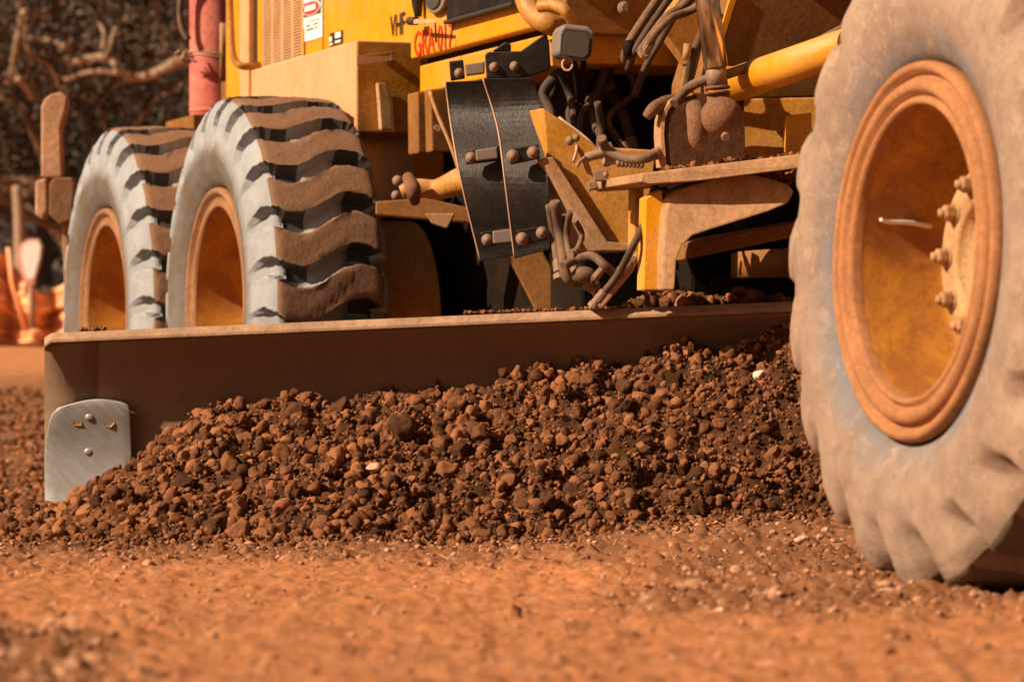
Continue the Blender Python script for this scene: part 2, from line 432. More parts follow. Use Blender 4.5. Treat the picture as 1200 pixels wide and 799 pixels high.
def micro(x, y):
    near = sstep(30, 12, y)
    z = .010 * fbm(x * 3, y * 3, octs=3, seed=3) + .0065 * fbm(x * 14, y * 14, octs=3, seed=9) * near
    return z
def loose(x, y):
    px = 600 + x / y * FPX
    l = .85 * sstep(8.1, 9.3, y) 
    l = np.maximum(l, .8 * sstep(600, 850, px) * sstep(6.3, 7.2, y))
    l = np.maximum(l, .8 * sstep(240, 60, px) * sstep(7.0, 5.6, y))
    l = np.maximum(l, .35 * sstep(300, 0, px) * sstep(7.4, 8.6, y))
    return np.clip(l * sstep(24, 18, y) + .5 * sstep(10, 12, y) * sstep(24, 18, y), 0, 1)
def rut(x, y):
    px = 600 + x / y * FPX
    a = sstep(560, 800, px) * sstep(6.6, 7.6, y) * sstep(9.9, 9.0, y)
    r = .022 * a * np.sin((y * 1.0 + x * 1.3 + .10 * fbm(x * 2.2, y * 2.2, octs=2, seed=77)) * 2 * PI / .17) * (.5 + .5 * vnoise(x * 5, y * 3, seed=31))
    b = sstep(260, 60, px) * sstep(4.8, 5.3, y) * sstep(7.2, 6.3, y)
    r = r + .016 * b * np.sin((y + x * 1.3 + .08 * fbm(x * 3, y * 3, octs=2, seed=55)) * 2 * PI / .19)
    return r
def land(x, y):
    l = loose(x, y)
    rough = .55 + .9 * l
    lump = (.015 * np.abs(fbm(x * 22, y * 22, octs=4, seed=21)) + .007 * np.abs(fbm(x * 75, y * 60, octs=2, seed=29))) * rough * sstep(20, 12, y)
    return gnd(x, y) + micro(x, y) + rut(x, y) + lump - .008
xs = np.unique(np.concatenate([-np.geomspace(1.9, 300, 60)[::-1], np.linspace(-1.9, 2.1, 520), np.geomspace(2.1, 300, 60)]))
ys = np.unique(np.concatenate([-np.geomspace(.5, 200, 24)[::-1], np.linspace(-.5, 4.2, 30), 4.2 * (14.5 / 4.2) ** np.linspace(0, 1, 820), np.geomspace(14.5, 500, 120)]))
X, Y = np.meshgrid(xs, ys, indexing='ij')
ZZ = land(X, Y)
vv = np.stack([X, Y, ZZ], -1).reshape(-1, 3); nx, ny = X.shape
ii = np.arange(nx * ny).reshape(nx, ny)
ff = np.stack([ii[:-1, :-1], ii[1:, :-1], ii[1:, 1:], ii[:-1, 1:]], -1).reshape(-1, 4)
g = mesh_np('ground', vv, ff, 'ground', org=np.zeros(3)); g['kind'] = 'structure'
a = g.data.attributes.new('loose', 'FLOAT', 'POINT'); a.data.foreach_set('value', loose(X, Y).ravel().astype(np.float32))
hv = (vv[:, 1] > 36)[ff].all(1); g.data.materials.append(M['hill']); g.data.polygons.foreach_set('material_index', hv.astype(np.int32))

# soil windrow base
xs = np.arange(-2.7, 2.6, .012); ys = np.arange(9.7, 11.35, .012)
X, Y = np.meshgrid(xs, ys, indexing='ij')
PZ = pile(X, Y)
lump = .042 * fbm(X * 7, Y * 7, octs=4, seed=61, gain=.62) + .024 * np.abs(fbm(X * 30, Y * 30, octs=3, seed=62, gain=.65))
ZZ = gnd(X, Y) * 0 + np.where(PZ > .005, PZ + lump * np.clip(PZ * 12, 0, 1), -.25)
vv = np.stack([X, Y, ZZ], -1).reshape(-1, 3); nx, ny = X.shape; ii = np.arange(nx * ny).reshape(nx, ny)
ff = np.stack([ii[:-1, :-1], ii[1:, :-1], ii[1:, 1:], ii[:-1, 1:]], -1).reshape(-1, 4)
ff = ff[(ZZ.ravel()[ff] > -.2).any(1)]
used, inv = np.unique(ff, return_inverse=True)
o = mesh_np('soil_windrow', vv[used], inv.reshape(-1, 4), 'soil_base')
tag(o, 'long ridge of dark red-brown soil heaped against the grader blade', 'soil heap', kind='stuff')

def pile_z(x, y):
    return pile(x, y) + (.042 * fbm(x * 7, y * 7, octs=4, seed=61, gain=.62) + .024 * np.abs(fbm(x * 30, y * 30, octs=3, seed=62, gain=.65))) * np.clip(pile(x, y) * 12, 0, 1)
def pile_pts(n, seed, extra=.004):
    r = np.random.default_rng(seed)
    x = r.uniform(-2.2, 2.2, n * 3); y = r.uniform(9.72, 10.95, n * 3); z = pile_z(x, y)
    ok = z > .01; x, y, z = x[ok][:n], y[ok][:n], z[ok][:n]
    return np.stack([x, y, z + extra], 1)
p = pile_pts(48000, 1, .002); s = .0025 + .006 * np.random.default_rng(2).uniform(0, 1, len(p)) ** 1.5
tag(scatter('soil_crumbs', p, s, 'clod', 1, 12, 3, rough=.2), 'fine crumbs of red-brown soil covering the ridge before the blade', 'soil crumbs', kind='stuff')
p = pile_pts(6400, 4, .003); s = .0085 + .017 * np.random.default_rng(5).uniform(0, 1, len(p)) ** 1.8
s *= np.interp(p[:, 0], [-1.6, .2, .9], [1.1, .95, .62])
tag(scatter('soil_lumps', p, s, 'clod', 3, 14, 6, rough=.18), 'thousands of small reddish clods spread over the ridge of soil', 'soil lumps', kind='stuff')

# the largest clods, one object each
protos = []
for i in range(14):
    v, f = rock(4, 900 + i, planes=11, rough=.17)
    protos.append(mesh_np('soil_clod_source', v, f, 'clod_one', org=np.zeros(3)))
r = np.random.default_rng(77)
first = True
cand = pile_pts(9000, 8, .006)
cand = cand[(cand[:, 0] > -1.45) & (cand[:, 0] < 1.05) & (cand[:, 1] < 10.62)]
pts = []; 
for c in cand:
    sz = .018 + .019 * r.uniform() ** 1.8
    sz *= np.interp(c[0], [-1.4, -.2, .4, .9], [1.0, 1.08, .85, .60])
    if all((c[0] - q[0]) ** 2 + (c[2] - q[2]) ** 2 > (.85 * (sz + q[3])) ** 2 for q in pts): pts.append((c[0], c[1], c[2], sz))
    if len(pts) >= 292: break
clods = []
for k, (x, y, z, sz) in enumerate(pts):
    src = protos[k % 14]
    o = src.copy(); COL.objects.link(o); o.name = 'soil_clod'
    o.location = (x, y, z); o.scale = (sz, sz, sz); o.rotation_euler = tuple(r.uniform(0, 6.28, 3))
    tag(o, 'angular red-brown clod of dry soil lying on the ridge before the blade', 'clod', 'large clods on the soil ridge')
for q in protos: bpy.data.objects.remove(q)

def stone(name, loc, sz, mat, seed, label, cat='stone', flat_=1):
    v, f = rock(3, seed, planes=8, rough=.14); v = v * sz; v[:, 2] *= flat_
    o = mesh_np(name, v + np.array(tuple(loc)), f, mat, org=np.array(tuple(loc))); return tag(o, label, cat)
def on_pile(px, py):
    best = None
    for d in np.arange(9.75, 10.8, .01):
        q = P(px, py, d)
        if pile_z(np.array([q.x]), np.array([q.y]))[0] >= q.z: best = q; break
    return best or P(px, py, 10.2)
def on_land(px, py):
    for d in np.arange(4.8, 14, .01):
        q = P(px, py, d)
        if land(np.array([q.x]), np.array([q.y]))[0] >= q.z: return q
    return P(px, py, 8)
q = on_pile(890, 441); stone('stone_chip', q - Vector((0, .03, 0)), .021, 'stone_pale', 41, 'small white stone chip near the top right of the soil ridge')
q = on_pile(440, 548); stone('stone_chip', q - Vector((0, .03, 0)), .024, 'stone_pink', 45, 'pale pinkish elongated stone low in the middle of the soil ridge', flat_=.7)
q = on_pile(664, 460); stone('stone_chip', q - Vector((0, .03, 0)), .026, 'pebble', 47, 'smooth tan stone standing upright high on the ridge')
q = on_land(603, 718); stone('stone', q + Vector((0, 0, .004)), .017, 'pebble', 52, 'round brown pebble alone on the smooth orange ground in front')
q = on_land(940, 632); stone('stone', q, .02, 'stone_pink', 53, 'flat pale stone on the ground left of the big front wheel', flat_=.5)
q = on_land(1042, 692); stone('stone', q, .022, 'stone_pink', 54, 'flat pinkish stone on the ground just before the front tyre', flat_=.4)
q = on_land(845, 716); stone('stone', q, .012, 'stone_pale', 55, 'small cream stone on the churned ground in the right foreground', flat_=.6)
q = on_land(640, 601); 

# pebbles and crumbs on the ground
r = np.random.default_rng(31); n = 42000
d = 4.6 * (18 / 4.6) ** r.uniform(0, 1, n); x = r.uniform(-.16, .16, n) * d + r.normal(0, .02, n)
keep = r.uniform(0, 1, n) < (.22 + .78 * loose(x, d)); x, d = x[keep], d[keep]
s = .0022 + .0065 * r.uniform(0, 1, len(x)) ** 3 + .008 * (r.uniform(0, 1, len(x)) > .985)
s *= .75 + .5 * loose(x, d)
p = np.stack([x, d, land(x, d) + s * .25], 1)
tag(scatter('gravel', p, s, 'pebble', 2, 10, 13, flatten=.75, rough=.2), 'small pebbles and crumbs scattered over the red earth', 'gravel', kind='stuff')
n = 5200; d2 = r.uniform(10.4, 21, n); x2 = r.uniform(-.150, -.100, n) * d2; s2 = .006 + .018 * r.uniform(0, 1, n) ** 3
tag(scatter('rubble', np.stack([x2, d2, land(x2, d2) + s2 * .2], 1), s2, 'clod', 2, 10, 19, flatten=.8, rough=.2), 'brown rubble strewn over the ground behind the blade end', 'rubble', kind='stuff')
# churned spread before the toe of the windrow
n = 7000; x = r.uniform(-1.9, 1.6, n); y = np.interp(x, [-1.6, -.2, .4, 1.2], [9.78, 9.84, 9.9, 9.98]) + .06 - np.abs(r.normal(0, .16, n))
s = .0035 + .010 * r.uniform(0, 1, n) ** 3.5
p = np.stack([x, y, land(x, y) + s * .3], 1)
tag(scatter('spilled_crumbs', p, s, 'clod', 2, 10, 14, rough=.2), 'loose crumbs spilled along the foot of the soil ridge', 'soil crumbs', kind='stuff')

# ------------------------------------------------------------------ the grader
G = empty('motor_grader', W(1.5, 1.2, 0))
tag(G, 'yellow road grader with dusty tyres pushing red soil with its blade', 'road grader')

RZ = math.atan2(U.y, U.x)
def make_tyre(name, R, Wd, mats, lugs=24, depth=.050, wave=.115, g0=.475, side=.75, jt=.0035, worn=False):
    h = Wd
    prof = [(.352, .055), (.37, .015), (.41, -.012), (.46, -.026), (.51, -.024), (.555, -.014), (.59, -.002), (.617, .012), (.634, .024), (.643, .036),
            (.646, .06), (.648, .11), (.650, .15), (.651, h / 2)]
    prof = prof + [(a, h - b) for a, b in prof[::-1][1:]]
    pv = cr([Vector((a, b, 0)) for a, b in prof], 3)
    n = len(pv); fr = [0, .03, .14, .28, .44, .57, .60, .640, .72, .79, .87, .950] if not worn else [0, .04, .13, .26, .39, .48, .55, .66, .72, .78, .84, .91]
    gd = [0, 0, 0, 0, 0, 0, 0, 1, 1, 1, 1, 1] if not worn else [.10, .03, 0, 0, .02, .08, .30, .90, 1, 1, 1, .85]
    # fr[7..11] groove floor; walls between .56-.615 and .945-1
    mb = MB(); K = len(fr); T = lugs * K
    for i, q in enumerate(pv):
        r_, y = q.x, q.y
        a = pv[max(i - 1, 0)]; b = pv[min(i + 1, n - 1)]; tx, ty = b.x - a.x, b.y - a.y; L = math.hypot(tx, ty)
        nx_, ny_ = (-ty / L, tx / L)        # towards the inside of the tyre
        if nx_ * 1 + 0 > 0 and r_ > .6: nx_, ny_ = -nx_, -ny_
        if r_ <= .6:
            if y < h / 2 and ny_ < 0: nx_, ny_ = -nx_, -ny_
            if y > h / 2 and ny_ > 0: nx_, ny_ = -nx_, -ny_
        w = (y - h / 2) / (h / 2); wc = max(-1, min(1, w))
        g_ = float(sstep(g0, .60, r_))
        cen = 1 - .45 * float(sstep(.34, .24, abs(wc + .02)))
        off = wave * .5 * math.sin(PI * wc * 1.05) - .05 * (1 - g_) * (1 if w < 0 else -1)
        for l in range(lugs):
            jit = (hash((l * 7919 + 13) % 101) % 17 / 17 - .5) * .02
            for k in range(K):
                th = (l + fr[k] + jit) * 2 * PI / lugs + off + jt * (math.sin(l * 5.3 + i * 1.9 + k * 2.7) + math.sin(l * 2.1 + i * .83 + k * 4.1) if k in (0, 5, 6, 7, 11) else 0)
                dd = gd[k] * depth * g_ * cen * (side if r_ < .62 else 1)
                wear = jt * .6 * math.sin(l * 3.7 + i * 1.3) * math.sin(k * 1.7 + i * .9 + l)
                if r_ < .60: wear = .0012 * math.sin(r_ * 260)
                rr = r_ + nx_ * (dd + wear); yy = y + ny_ * (dd + wear)
                mb.v.append(Vector((rr * math.cos(th), yy, rr * math.sin(th))))
    for i in range(n - 1):
        rm = (pv[i].x + pv[i + 1].x) / 2
        for j in range(T):
            j2 = (j + 1) % T; k = j % K
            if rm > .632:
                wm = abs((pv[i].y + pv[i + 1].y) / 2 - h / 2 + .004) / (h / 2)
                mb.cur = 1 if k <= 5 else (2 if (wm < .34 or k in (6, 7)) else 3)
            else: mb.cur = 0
            flat_wall = k in (6, 11) or (rm > .60 and k <= 5 and False)
            mb.face([i * T + j, i * T + j2, (i + 1) * T + j2, (i + 1) * T + j], worn or not (k in (6, 11) and rm > .55))
    return mb
def ring(mb, prof, segs=96): return mb.lathe([(r_, y) for r_, y in prof], (0, 0, 0), (0, 1, 0), segs)
def wheel(name, pos, rz, tyre_mesh, kind, lean=0, spin=0):
    w_ = MB()
    if kind == 'front':
        ring(w_, [(.350, .09), (.352, .055), (.360, .03), (.364, .010), (.361, -.004), (.352, -.010), (.344, -.006), (.340, .006), (.333, .008), (.330, -.002),
                  (.325, -.010), (.312, -.013), (.304, -.008), (.301, .002), (.294, .004), (.291, -.004), (.284, -.006), (.279, .004), (.277, .02)])
    else:
        ring(w_, [(.350, .09), (.352, .055), (.360, .03), (.364, .010), (.361, 0), (.350, -.004), (.342, .002), (.338, .012), (.322, .016), (.314, .008),
                  (.303, .008), (.298, .02)])
    o = w_.build(name, 'rim' if kind == 'front' else 'rim_rear', G, local=True)
    o.location = pos - WL[G.name]; o.rotation_mode = 'XYZ'
    o.matrix_local = Matrix.Translation(pos - WL[G.name]) @ Matrix.Rotation(rz, 4, 'Z') @ Matrix.Rotation(lean, 4, 'X') @ Matrix.Rotation(spin, 4, 'Y')
    t = bpy.data.objects.new('tyre', tyre_mesh); COL.objects.link(t); t.parent = o
    dsk = MB()
    if kind == 'front': ring(dsk, [(.2775, .0195), (.274, .05), (.272, .18), (.262, .215), (.24, .228), (.20, .222), (.176, .21)])
    else: ring(dsk, [(.2985, .0195), (.296, .05), (.294, .18), (.28, .21), (.23, .225), (.18, .20), (.12, .17), (.08, .16), (.001, .16)])
    dsk.build('wheel_disc', 'rust_disc', o, local=True)
    if kind == 'front':
        h_ = MB(); ring(h_, [(.178, .28), (.177, .150), (.170, .142), (.112, .142), (.106, .150), (.104, .165), (.0, .165)], 48)
        h_.build('hub', 'hub', o, local=True)
        for k in range(10):
            a = 2 * PI * k / 10 + .1
            nb = MB(); c = Vector((.143 * math.cos(a), .142, .143 * math.sin(a)))
            nb.lathe([(.0, -.034), (.0085, -.034), (.0085, -.024)], c, (0, 1, 0), 12); nb.lathe([(.0085, -.026), (.014, -.025), (.0165, -.021), (.0165, -.004)], c, (0, 1, 0), 6, False); nb.lathe([(.0165, -.004), (.022, -.004), (.022, .0)], c, (0, 1, 0), 18)
            nb.build('wheel_nut', 'dust_edge', o, local=True)
        MB().tube([(-.268, .16, .04), (-.25, .10, .045), (-.235, .05, .045), (-.20, .02, .05)], [.006, .005, .004, .0035], 8).build('valve_stem', 'white', o, local=True)
    else:
        for k in range(8):
            a = 2 * PI * k / 8
            MB().hexbolt((.13 * math.cos(a), .176, .13 * math.sin(a)), (0, -1, 0), .015, .014).build('wheel_nut', 'bolt', o, local=True)
        MB().tube([(.262, .18, .035), (.268, .12, .03), (.272, .08, .03)], .005, 8).build('valve_stem', 'wire', o, local=True)
    return o
def tyre_me(name, mats, **kw):
    o = make_tyre(name, .65, .38, mats, **kw).build(name, mats, None, local=True); me = o.data; bpy.data.objects.remove(o); return me
TR = tyre_me('tyre_rear_mesh', ['tyre_rear', 'tread_mud', 'groove_dust', 'groove_shade'])
TF = tyre_me('tyre_front_mesh', ['tyre_front', 'tread_mud_front', 'tyre_front', 'tyre_front'], depth=.046, wave=.075, g0=.50, lugs=20, side=.95, jt=.0006, worn=True)
def named(o, l): o['label'] = l; return o
fw = wheel('front_wheel', W(5.13, 0, .642), RZ, TF, 'front', lean=math.radians(-2.0), spin=.10)
fw2 = wheel('front_wheel', W(5.13, 2.4, .642), RZ + PI, TF, 'front', spin=.4)
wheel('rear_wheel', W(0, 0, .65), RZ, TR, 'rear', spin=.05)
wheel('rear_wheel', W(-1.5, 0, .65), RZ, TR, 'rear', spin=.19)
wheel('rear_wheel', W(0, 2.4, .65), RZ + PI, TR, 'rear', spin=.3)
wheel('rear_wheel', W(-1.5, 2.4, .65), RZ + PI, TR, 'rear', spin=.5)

# --- tandem cases
def capsule(s0, s1, zc, r_, t0, t1, segs=20):
    pts = [W(s1 + r_ * math.cos(a), t0, zc + r_ * math.sin(a)) for a in np.linspace(-PI / 2, PI / 2, segs)]
    pts += [W(s0 - r_ * math.cos(a), t0, zc - r_ * math.sin(a)) for a in np.linspace(-PI / 2, PI / 2, segs)]
    return MB().prism(pts, V * (t1 - t0))
for t0, t1 in ((.41, .60), (1.80, 1.99)):
    capsule(-1.65, .14, .60, .31, t0, t1).build('tandem_case', 'yellow', G, bevel=.008)
MB().tube([W(-.75, .60, .72), W(-.75, 1.8, .72)], .14, 24, 1).build('rear_axle', 'steel_dark', G)

# --- engine hood
gs0, gs1 = -1.62, -1.03
hood = MB()
HT, HR = .62, 1.78
gz0 = PT(308, 72, HT).z
def s_at(px, t=HT): return (PT(px, 50, t) - O).dot(U)
g0, g1 = s_at(307), s_at(354)
hood.boxst(-2.15, g0, HT, HT + .03, .95, 1.95)
hood.boxst(g1, .10, HT, HT + .03, .95, 1.95)
hood.boxst(g0, g1, HT, HT + .03, .95, 1.44)
hood.boxst(-2.15, .10, HR - .03, HR, .95, 1.95)
hood.boxst(-2.15, .10, HT, HR, 1.951, 2.0)
hood.boxst(.07, .10, HT + .03, HR - .03, .95, 1.95)
hood.boxst(-2.15, -2.12, HT + .03, HR - .03, .95, 1.95)
hood = hood.build('engine_hood', 'yellow_clean', G, bevel=.006)
gr_ = MB(); ncol, c0 = 4, g0
L = g1 - g0; cw = L / ncol; slot = .84
for c in range(ncol + 1):
    a = g0 + c * cw - (.5 - slot / 2) * cw; b = a + (1 - slot) * cw
    a = max(a, g0); b = min(b, g1)
    gr_.boxst(a, b, HT + .001, HT + .005, 1.44, 1.949)
nr = 50; ph = (1.949 - 1.44) / nr
for c in range(ncol):
    a = g0 + c * cw + (.5 - slot / 2) * cw; b = a + slot * cw
    for k in range(nr):
        z0 = 1.44 + k * ph; sh = .008
        # each bar leans a little, like a pressed louvre
        gr_.prism([W(a, HT + .001, z0), W(b, HT + .001, z0), W(b, HT + .001, z0 + ph * .56), W(a, HT + .001, z0 + ph * .56)], V * .0035)
gr_.build('louvre_grille', 'yellow_dusty', hood)
MB().boxst(g0 + .001, g1 - .001, HT + .06, HT + .07, 1.441, 1.94).build('grille_backing', 'steel_dark', hood)
# seams and door edge post
sm = MB()
for px in (379,): sm.boxst(s_at(px) - .003, s_at(px) + .003, HT - .0025, HT, 1.40, 1.94)
sm.build('door_seam', 'ink', hood)
MB().boxst(-1.86, -1.74, HT - .03, HT - .003, .96, 1.94).build('corner_post', 'yellow_dusty', hood, bevel=.006)
MB().boxst(-1.735, -1.72, HT - .004, HT - .001, .96, 1.94).build('door_seam', 'rubber_black', hood)
# radiator end, coloured near-black for the shade in the gap beside the extinguisher
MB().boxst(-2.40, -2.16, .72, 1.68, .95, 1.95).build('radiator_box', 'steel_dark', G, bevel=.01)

# --- side box in front of and above the tyre
bx = MB().boxst(-1.02, .20, .40, .615, 1.18, 1.468).build('side_box', ['yellow_dusty'], G, bevel=.008)
bf = MB().boxst(.2005, .206, .404, .612, 1.184, 1.464).build('side_box_front', 'yellow', bx, bevel=.002)
hd = MB()
a, b = PS(418, 77, .285), PS(462, 71, .285)
hd.prism([a, b, b + Z * .026, a + Z * .030], U * -.018)
hd.prism([b - V * .012, b, b + Z * .026, b + Z * .026 - V * .012], U * -.078)
hd.build('step_handle', 'yellow_dusty', bx, bevel=.004)
lt = MB()
c = PS(443, 97, .225)
lt.prism([PS(443, 97, .24), PS(453, 98, .24), PS(458, 118, .24), PS(460, 152, .24), PS(447, 152, .24)], U * -.03)
lt.build('latch', 'hub', bx, bevel=.003)

# --- stickers and lettering on the hood
def text(body, px, py, t, h, wsc, mat, parent, name, lift=.0035, shear=0):
    c = bpy.data.curves.new(name, 'FONT'); c.body = body; c.size = 1; c.align_x = 'LEFT'; c.extrude = .0; c.offset = .008
    tmp = bpy.data.objects.new('tmp', c); COL.objects.link(tmp); bpy.context.view_layer.update()
    me = bpy.data.meshes.new_from_object(tmp.evaluated_get(bpy.context.evaluated_depsgraph_get())); bpy.data.objects.remove(tmp)
    o_ = PT(px, py, t); co = np.array([tuple(v.co) for v in me.vertices])
    hgt = co[:, 1].max() - co[:, 1].min(); co -= np.array([co[:, 0].min(), co[:, 1].min(), 0])
    k = h / hgt; kx = wsc / co[:, 0].max()
    pts = [o_ + U * (x * kx) + Z * (y * k) - V * lift for x, y, z in co]
    cen = sum(pts, Vector()) / len(pts)
    for v, p_ in zip(me.vertices, pts): v.co = p_ - cen
    me.materials.clear(); me.materials.append(M[mat])
    o = bpy.data.objects.new(name, me); COL.objects.link(o); o.parent = parent; o.location = cen - WL[parent.name]; return o
z_of = lambda px, py, t: PT(px, py, t).z
w_vhf = (s_at(476) - s_at(458))
h_v = z_of(460, 18, HT) - z_of(460, 44, HT)
text('VHF', 458, 45, HT, h_v, s_at(475.5) - s_at(458), 'ink', hood, 'vhf_lettering')
# danger sticker: white plate, black corners, red oval with white bar, small lines of print
def plateT(mb, pxa, pxb, pya, pyb, t, drop=0):       # rectangle on plane t given by left/right px and left-edge rows
    sa, sb = s_at(pxa, t), s_at(pxb, t); za, zb = z_of(pxa, pya, t), z_of(pxa, pyb, t)
    mb.prism([W(sa, t, za), W(sb, t, za), W(sb, t, zb), W(sa, t, zb)], V * .0015); return sa, sb, za, zb
st = MB(); sa, sb, za, zb = plateT(st, 355.5, 377.5, -18, 50, HT - .004); stk = st.build('danger_sticker', 'white', hood)
zt = z_of(356, 5, HT); zb2 = z_of(356, 22, HT)
b_ = MB().prism([W(sa + .012, HT - .0068, zb2), W(sb - .012, HT - .0068, zb2), W(sb - .012, HT - .0068, zt), W(sa + .012, HT - .0068, zt)], V * .002); b_.build('sticker_black_panel', 'ink', stk)
cs, cz_ = (sa + sb) / 2, (zt + zb2) / 2; ra, rb = (sb - sa) / 2 - .016, (zt - zb2) / 2
el = MB().prism([W(cs + (ra + .01) * math.cos(q), HT - .0092, cz_ + rb * 1.02 * math.sin(q)) for q in np.linspace(0, 2 * PI, 28, endpoint=False)], V * .002); el.build('sticker_oval_border', 'white', stk)
el = MB().prism([W(cs + ra * math.cos(q), HT - .0116, cz_ + rb * .88 * math.sin(q)) for q in np.linspace(0, 2 * PI, 28, endpoint=False)], V * .002); el.build('sticker_red_oval', 'sign_red', stk)
b_ = MB().prism([W(cs - ra * .66, HT - .014, cz_ - rb * .36), W(cs + ra * .66, HT - .014, cz_ - rb * .36), W(cs + ra * .66, HT - .014, cz_ + rb * .36), W(cs - ra * .66, HT - .014, cz_ + rb * .36)], V * .002); b_.build('sticker_bar', 'white', stk)
ln = MB(); rr_ = random.Random(5)
for row in (.50, .34, .18):
    q = sa + .04 + (.02 if row == .50 else 0)
    zz = zb + (zb2 - zb) * row + .02
    while q < sb - .035:
        wd = rr_.uniform(.004, .010); ln.prism([W(q, HT - .0065, zz), W(q + wd, HT - .0065, zz), W(q + wd, HT - .0065, zz + .005), W(q, HT - .0065, zz + .005)], V * .002); q += wd + rr_.choice((.006, .007, .02))
ln.build('sticker_print', 'ink', stk)
st = MB(); ba = plateT(st, 386, 401, 40, 55, HT - .004); s2 = st.build('small_sticker', 'ink', hood)
s0_, s1_, z1_, z0_ = ba
q = MB()
for a0, a1, b0, b1 in ((.05, .22, .35, .75), (.5, .92, .50, .92), (.5, .92, .12, .28), (.05, .3, .08, .2)):
    q.prism([W(s0_ + (s1_ - s0_) * a0, HT - .0065, z0_ + (z1_ - z0_) * b0), W(s0_ + (s1_ - s0_) * a1, HT - .0065, z0_ + (z1_ - z0_) * b0), W(s0_ + (s1_ - s0_) * a1, HT - .0065, z0_ + (z1_ - z0_) * b1), W(s0_ + (s1_ - s0_) * a0, HT - .0065, z0_ + (z1_ - z0_) * b1)], V * .002)
q.build('sticker_print', 'white', s2)

# --- cab: sill panels, door, upper cab
CT = .50
cs0 = s_at(481, CT)
cab = MB()
zs = 1.392
cab.boxst(cs0, 1.70, CT, 1.90, zs, 1.62)
cab = cab.build('cab_sill', 'yellow_clean', G, bevel=.006)
MB().boxst(cs0 + .03, 1.69, CT + .02, 1.88, 1.285, zs - .022).build('lower_sill', 'yellow_clean', G, bevel=.006)
MB().boxst(cs0 + .03, 1.68, CT + .045, 1.86, zs - .022, zs).build('sill_gap', 'steel_dark', G)
text('GRA 017', 486.5, 67, CT, .076, s_at(532, CT) - s_at(486.5, CT), 'redink', cab, 'fleet_number_lettering')
up_ = MB()
up_.boxst(cs0, 1.68, CT + .05, 1.85, 1.622, 1.80); up_.boxst(cs0, 1.66, CT + .05, 1.85, 3.0, 3.1)
for s_ in (cs0, 1.60):
    for t_ in (CT + .05, 1.79): up_.boxst(s_, s_ + .06, t_, t_ + .06, 1.80, 3.0)
up_.build('cab_frame', 'yellow', G, bevel=.006)
MB().boxst(cs0 + .06, 1.60, CT + .07, CT + .08, 1.80, 3.0).build('side_window', 'glass', G)
MB().boxst(1.62, 1.63, CT + .11, 1.79, 1.80, 3.0).build('windscreen', 'glass', G)
# black door bottom with frame
da, db = s_at(531, CT), s_at(609, CT)
dz = z_of(531, 29, CT)
dr = MB().boxst(da, db, CT - .022, CT - .002, dz + .012, 2.9).build('door', 'black', G, bevel=.004)
MB().boxst(da - .005, db + .005, CT - .030, CT - .003, dz, dz + .011).build('door_edge', 'rubber_black', dr, bevel=.003)
MB().boxst(da + .08, db - .06, CT - .027, CT - .0225, dz + .07, dz + .16).build('door_glass', 'glass', dr)
# oval recess, mirror foot and bracket
oc = PT(514, 2, CT - .01)
MB().prism([oc + U * (.09 * math.cos(q)) + Z * (.036 * math.sin(q)) for q in np.linspace(0, 2 * PI, 24, endpoint=False)], V * -.012).build('oval_light', 'lamp_case', G, bevel=.004)
MB().prism([oc - V * .013 + U * (.06 * math.cos(q)) + Z * (.022 * math.sin(q)) for q in np.linspace(0, 2 * PI, 24, endpoint=False)], V * -.006).build('oval_lens', 'lens', G)
mf = MB().tube([P(489, -14, 12.0), P(489, 4, 12.0), P(490, 20, 12.0)], [.02, .017, .011], 14)
mf = mf.build('marker_stalk', 'black', G)
MB().tube([P(480, 25, 12.0), P(488, 25, 11.95)], .013, 16, 1).build('rubber_knob', 'hose_dark', mf)
MB().prism([P(488, 22, 11.9), P(510, 22, 11.7), P(510, 27, 11.7), P(488, 28, 11.9)], U * -.03).build('marker_bracket', 'yellow_dusty', mf, bevel=.003)
MB().tube([P(510, 27, 11.7), P(511, 50, 11.72)], .003, 6, 1).build('marker_wire', 'rubber_black', mf)

# --- cab front, rounded corner, floor plates
fr_ = MB()
fr_.boxst(1.70, 1.76, CT + .03, 1.86, 1.49, 1.70)
fr_.boxst(1.70, 1.745, CT + .03, 1.86, 1.36, 1.486)
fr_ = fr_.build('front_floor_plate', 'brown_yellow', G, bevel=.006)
MB().hexbolt(PS(731, 10, 1.762), U, .013, .010).build('bolt', 'bolt', fr_)
MB().tube([P(612, -22, 10.95), P(616, 0, 10.95), P(626, 18, 10.92), P(644, 29, 10.9), P(664, 33, 10.95)], .030, 16).build('corner_rail', 'yellow', G)
MB().tube([P(632, 8, 10.85), P(650, 7, 10.82), P(664, 14, 10.8), P(676, 34, 10.85)], .017, 14).build('hand_rail', 'yellow', G)
MB().prism([PS(645, 46, 1.72), PS(661, 46, 1.72), PS(660, 80, 1.72), PS(647, 78, 1.72)], U * -.10).build('corner_gusset', 'yellow', G, bevel=.004)

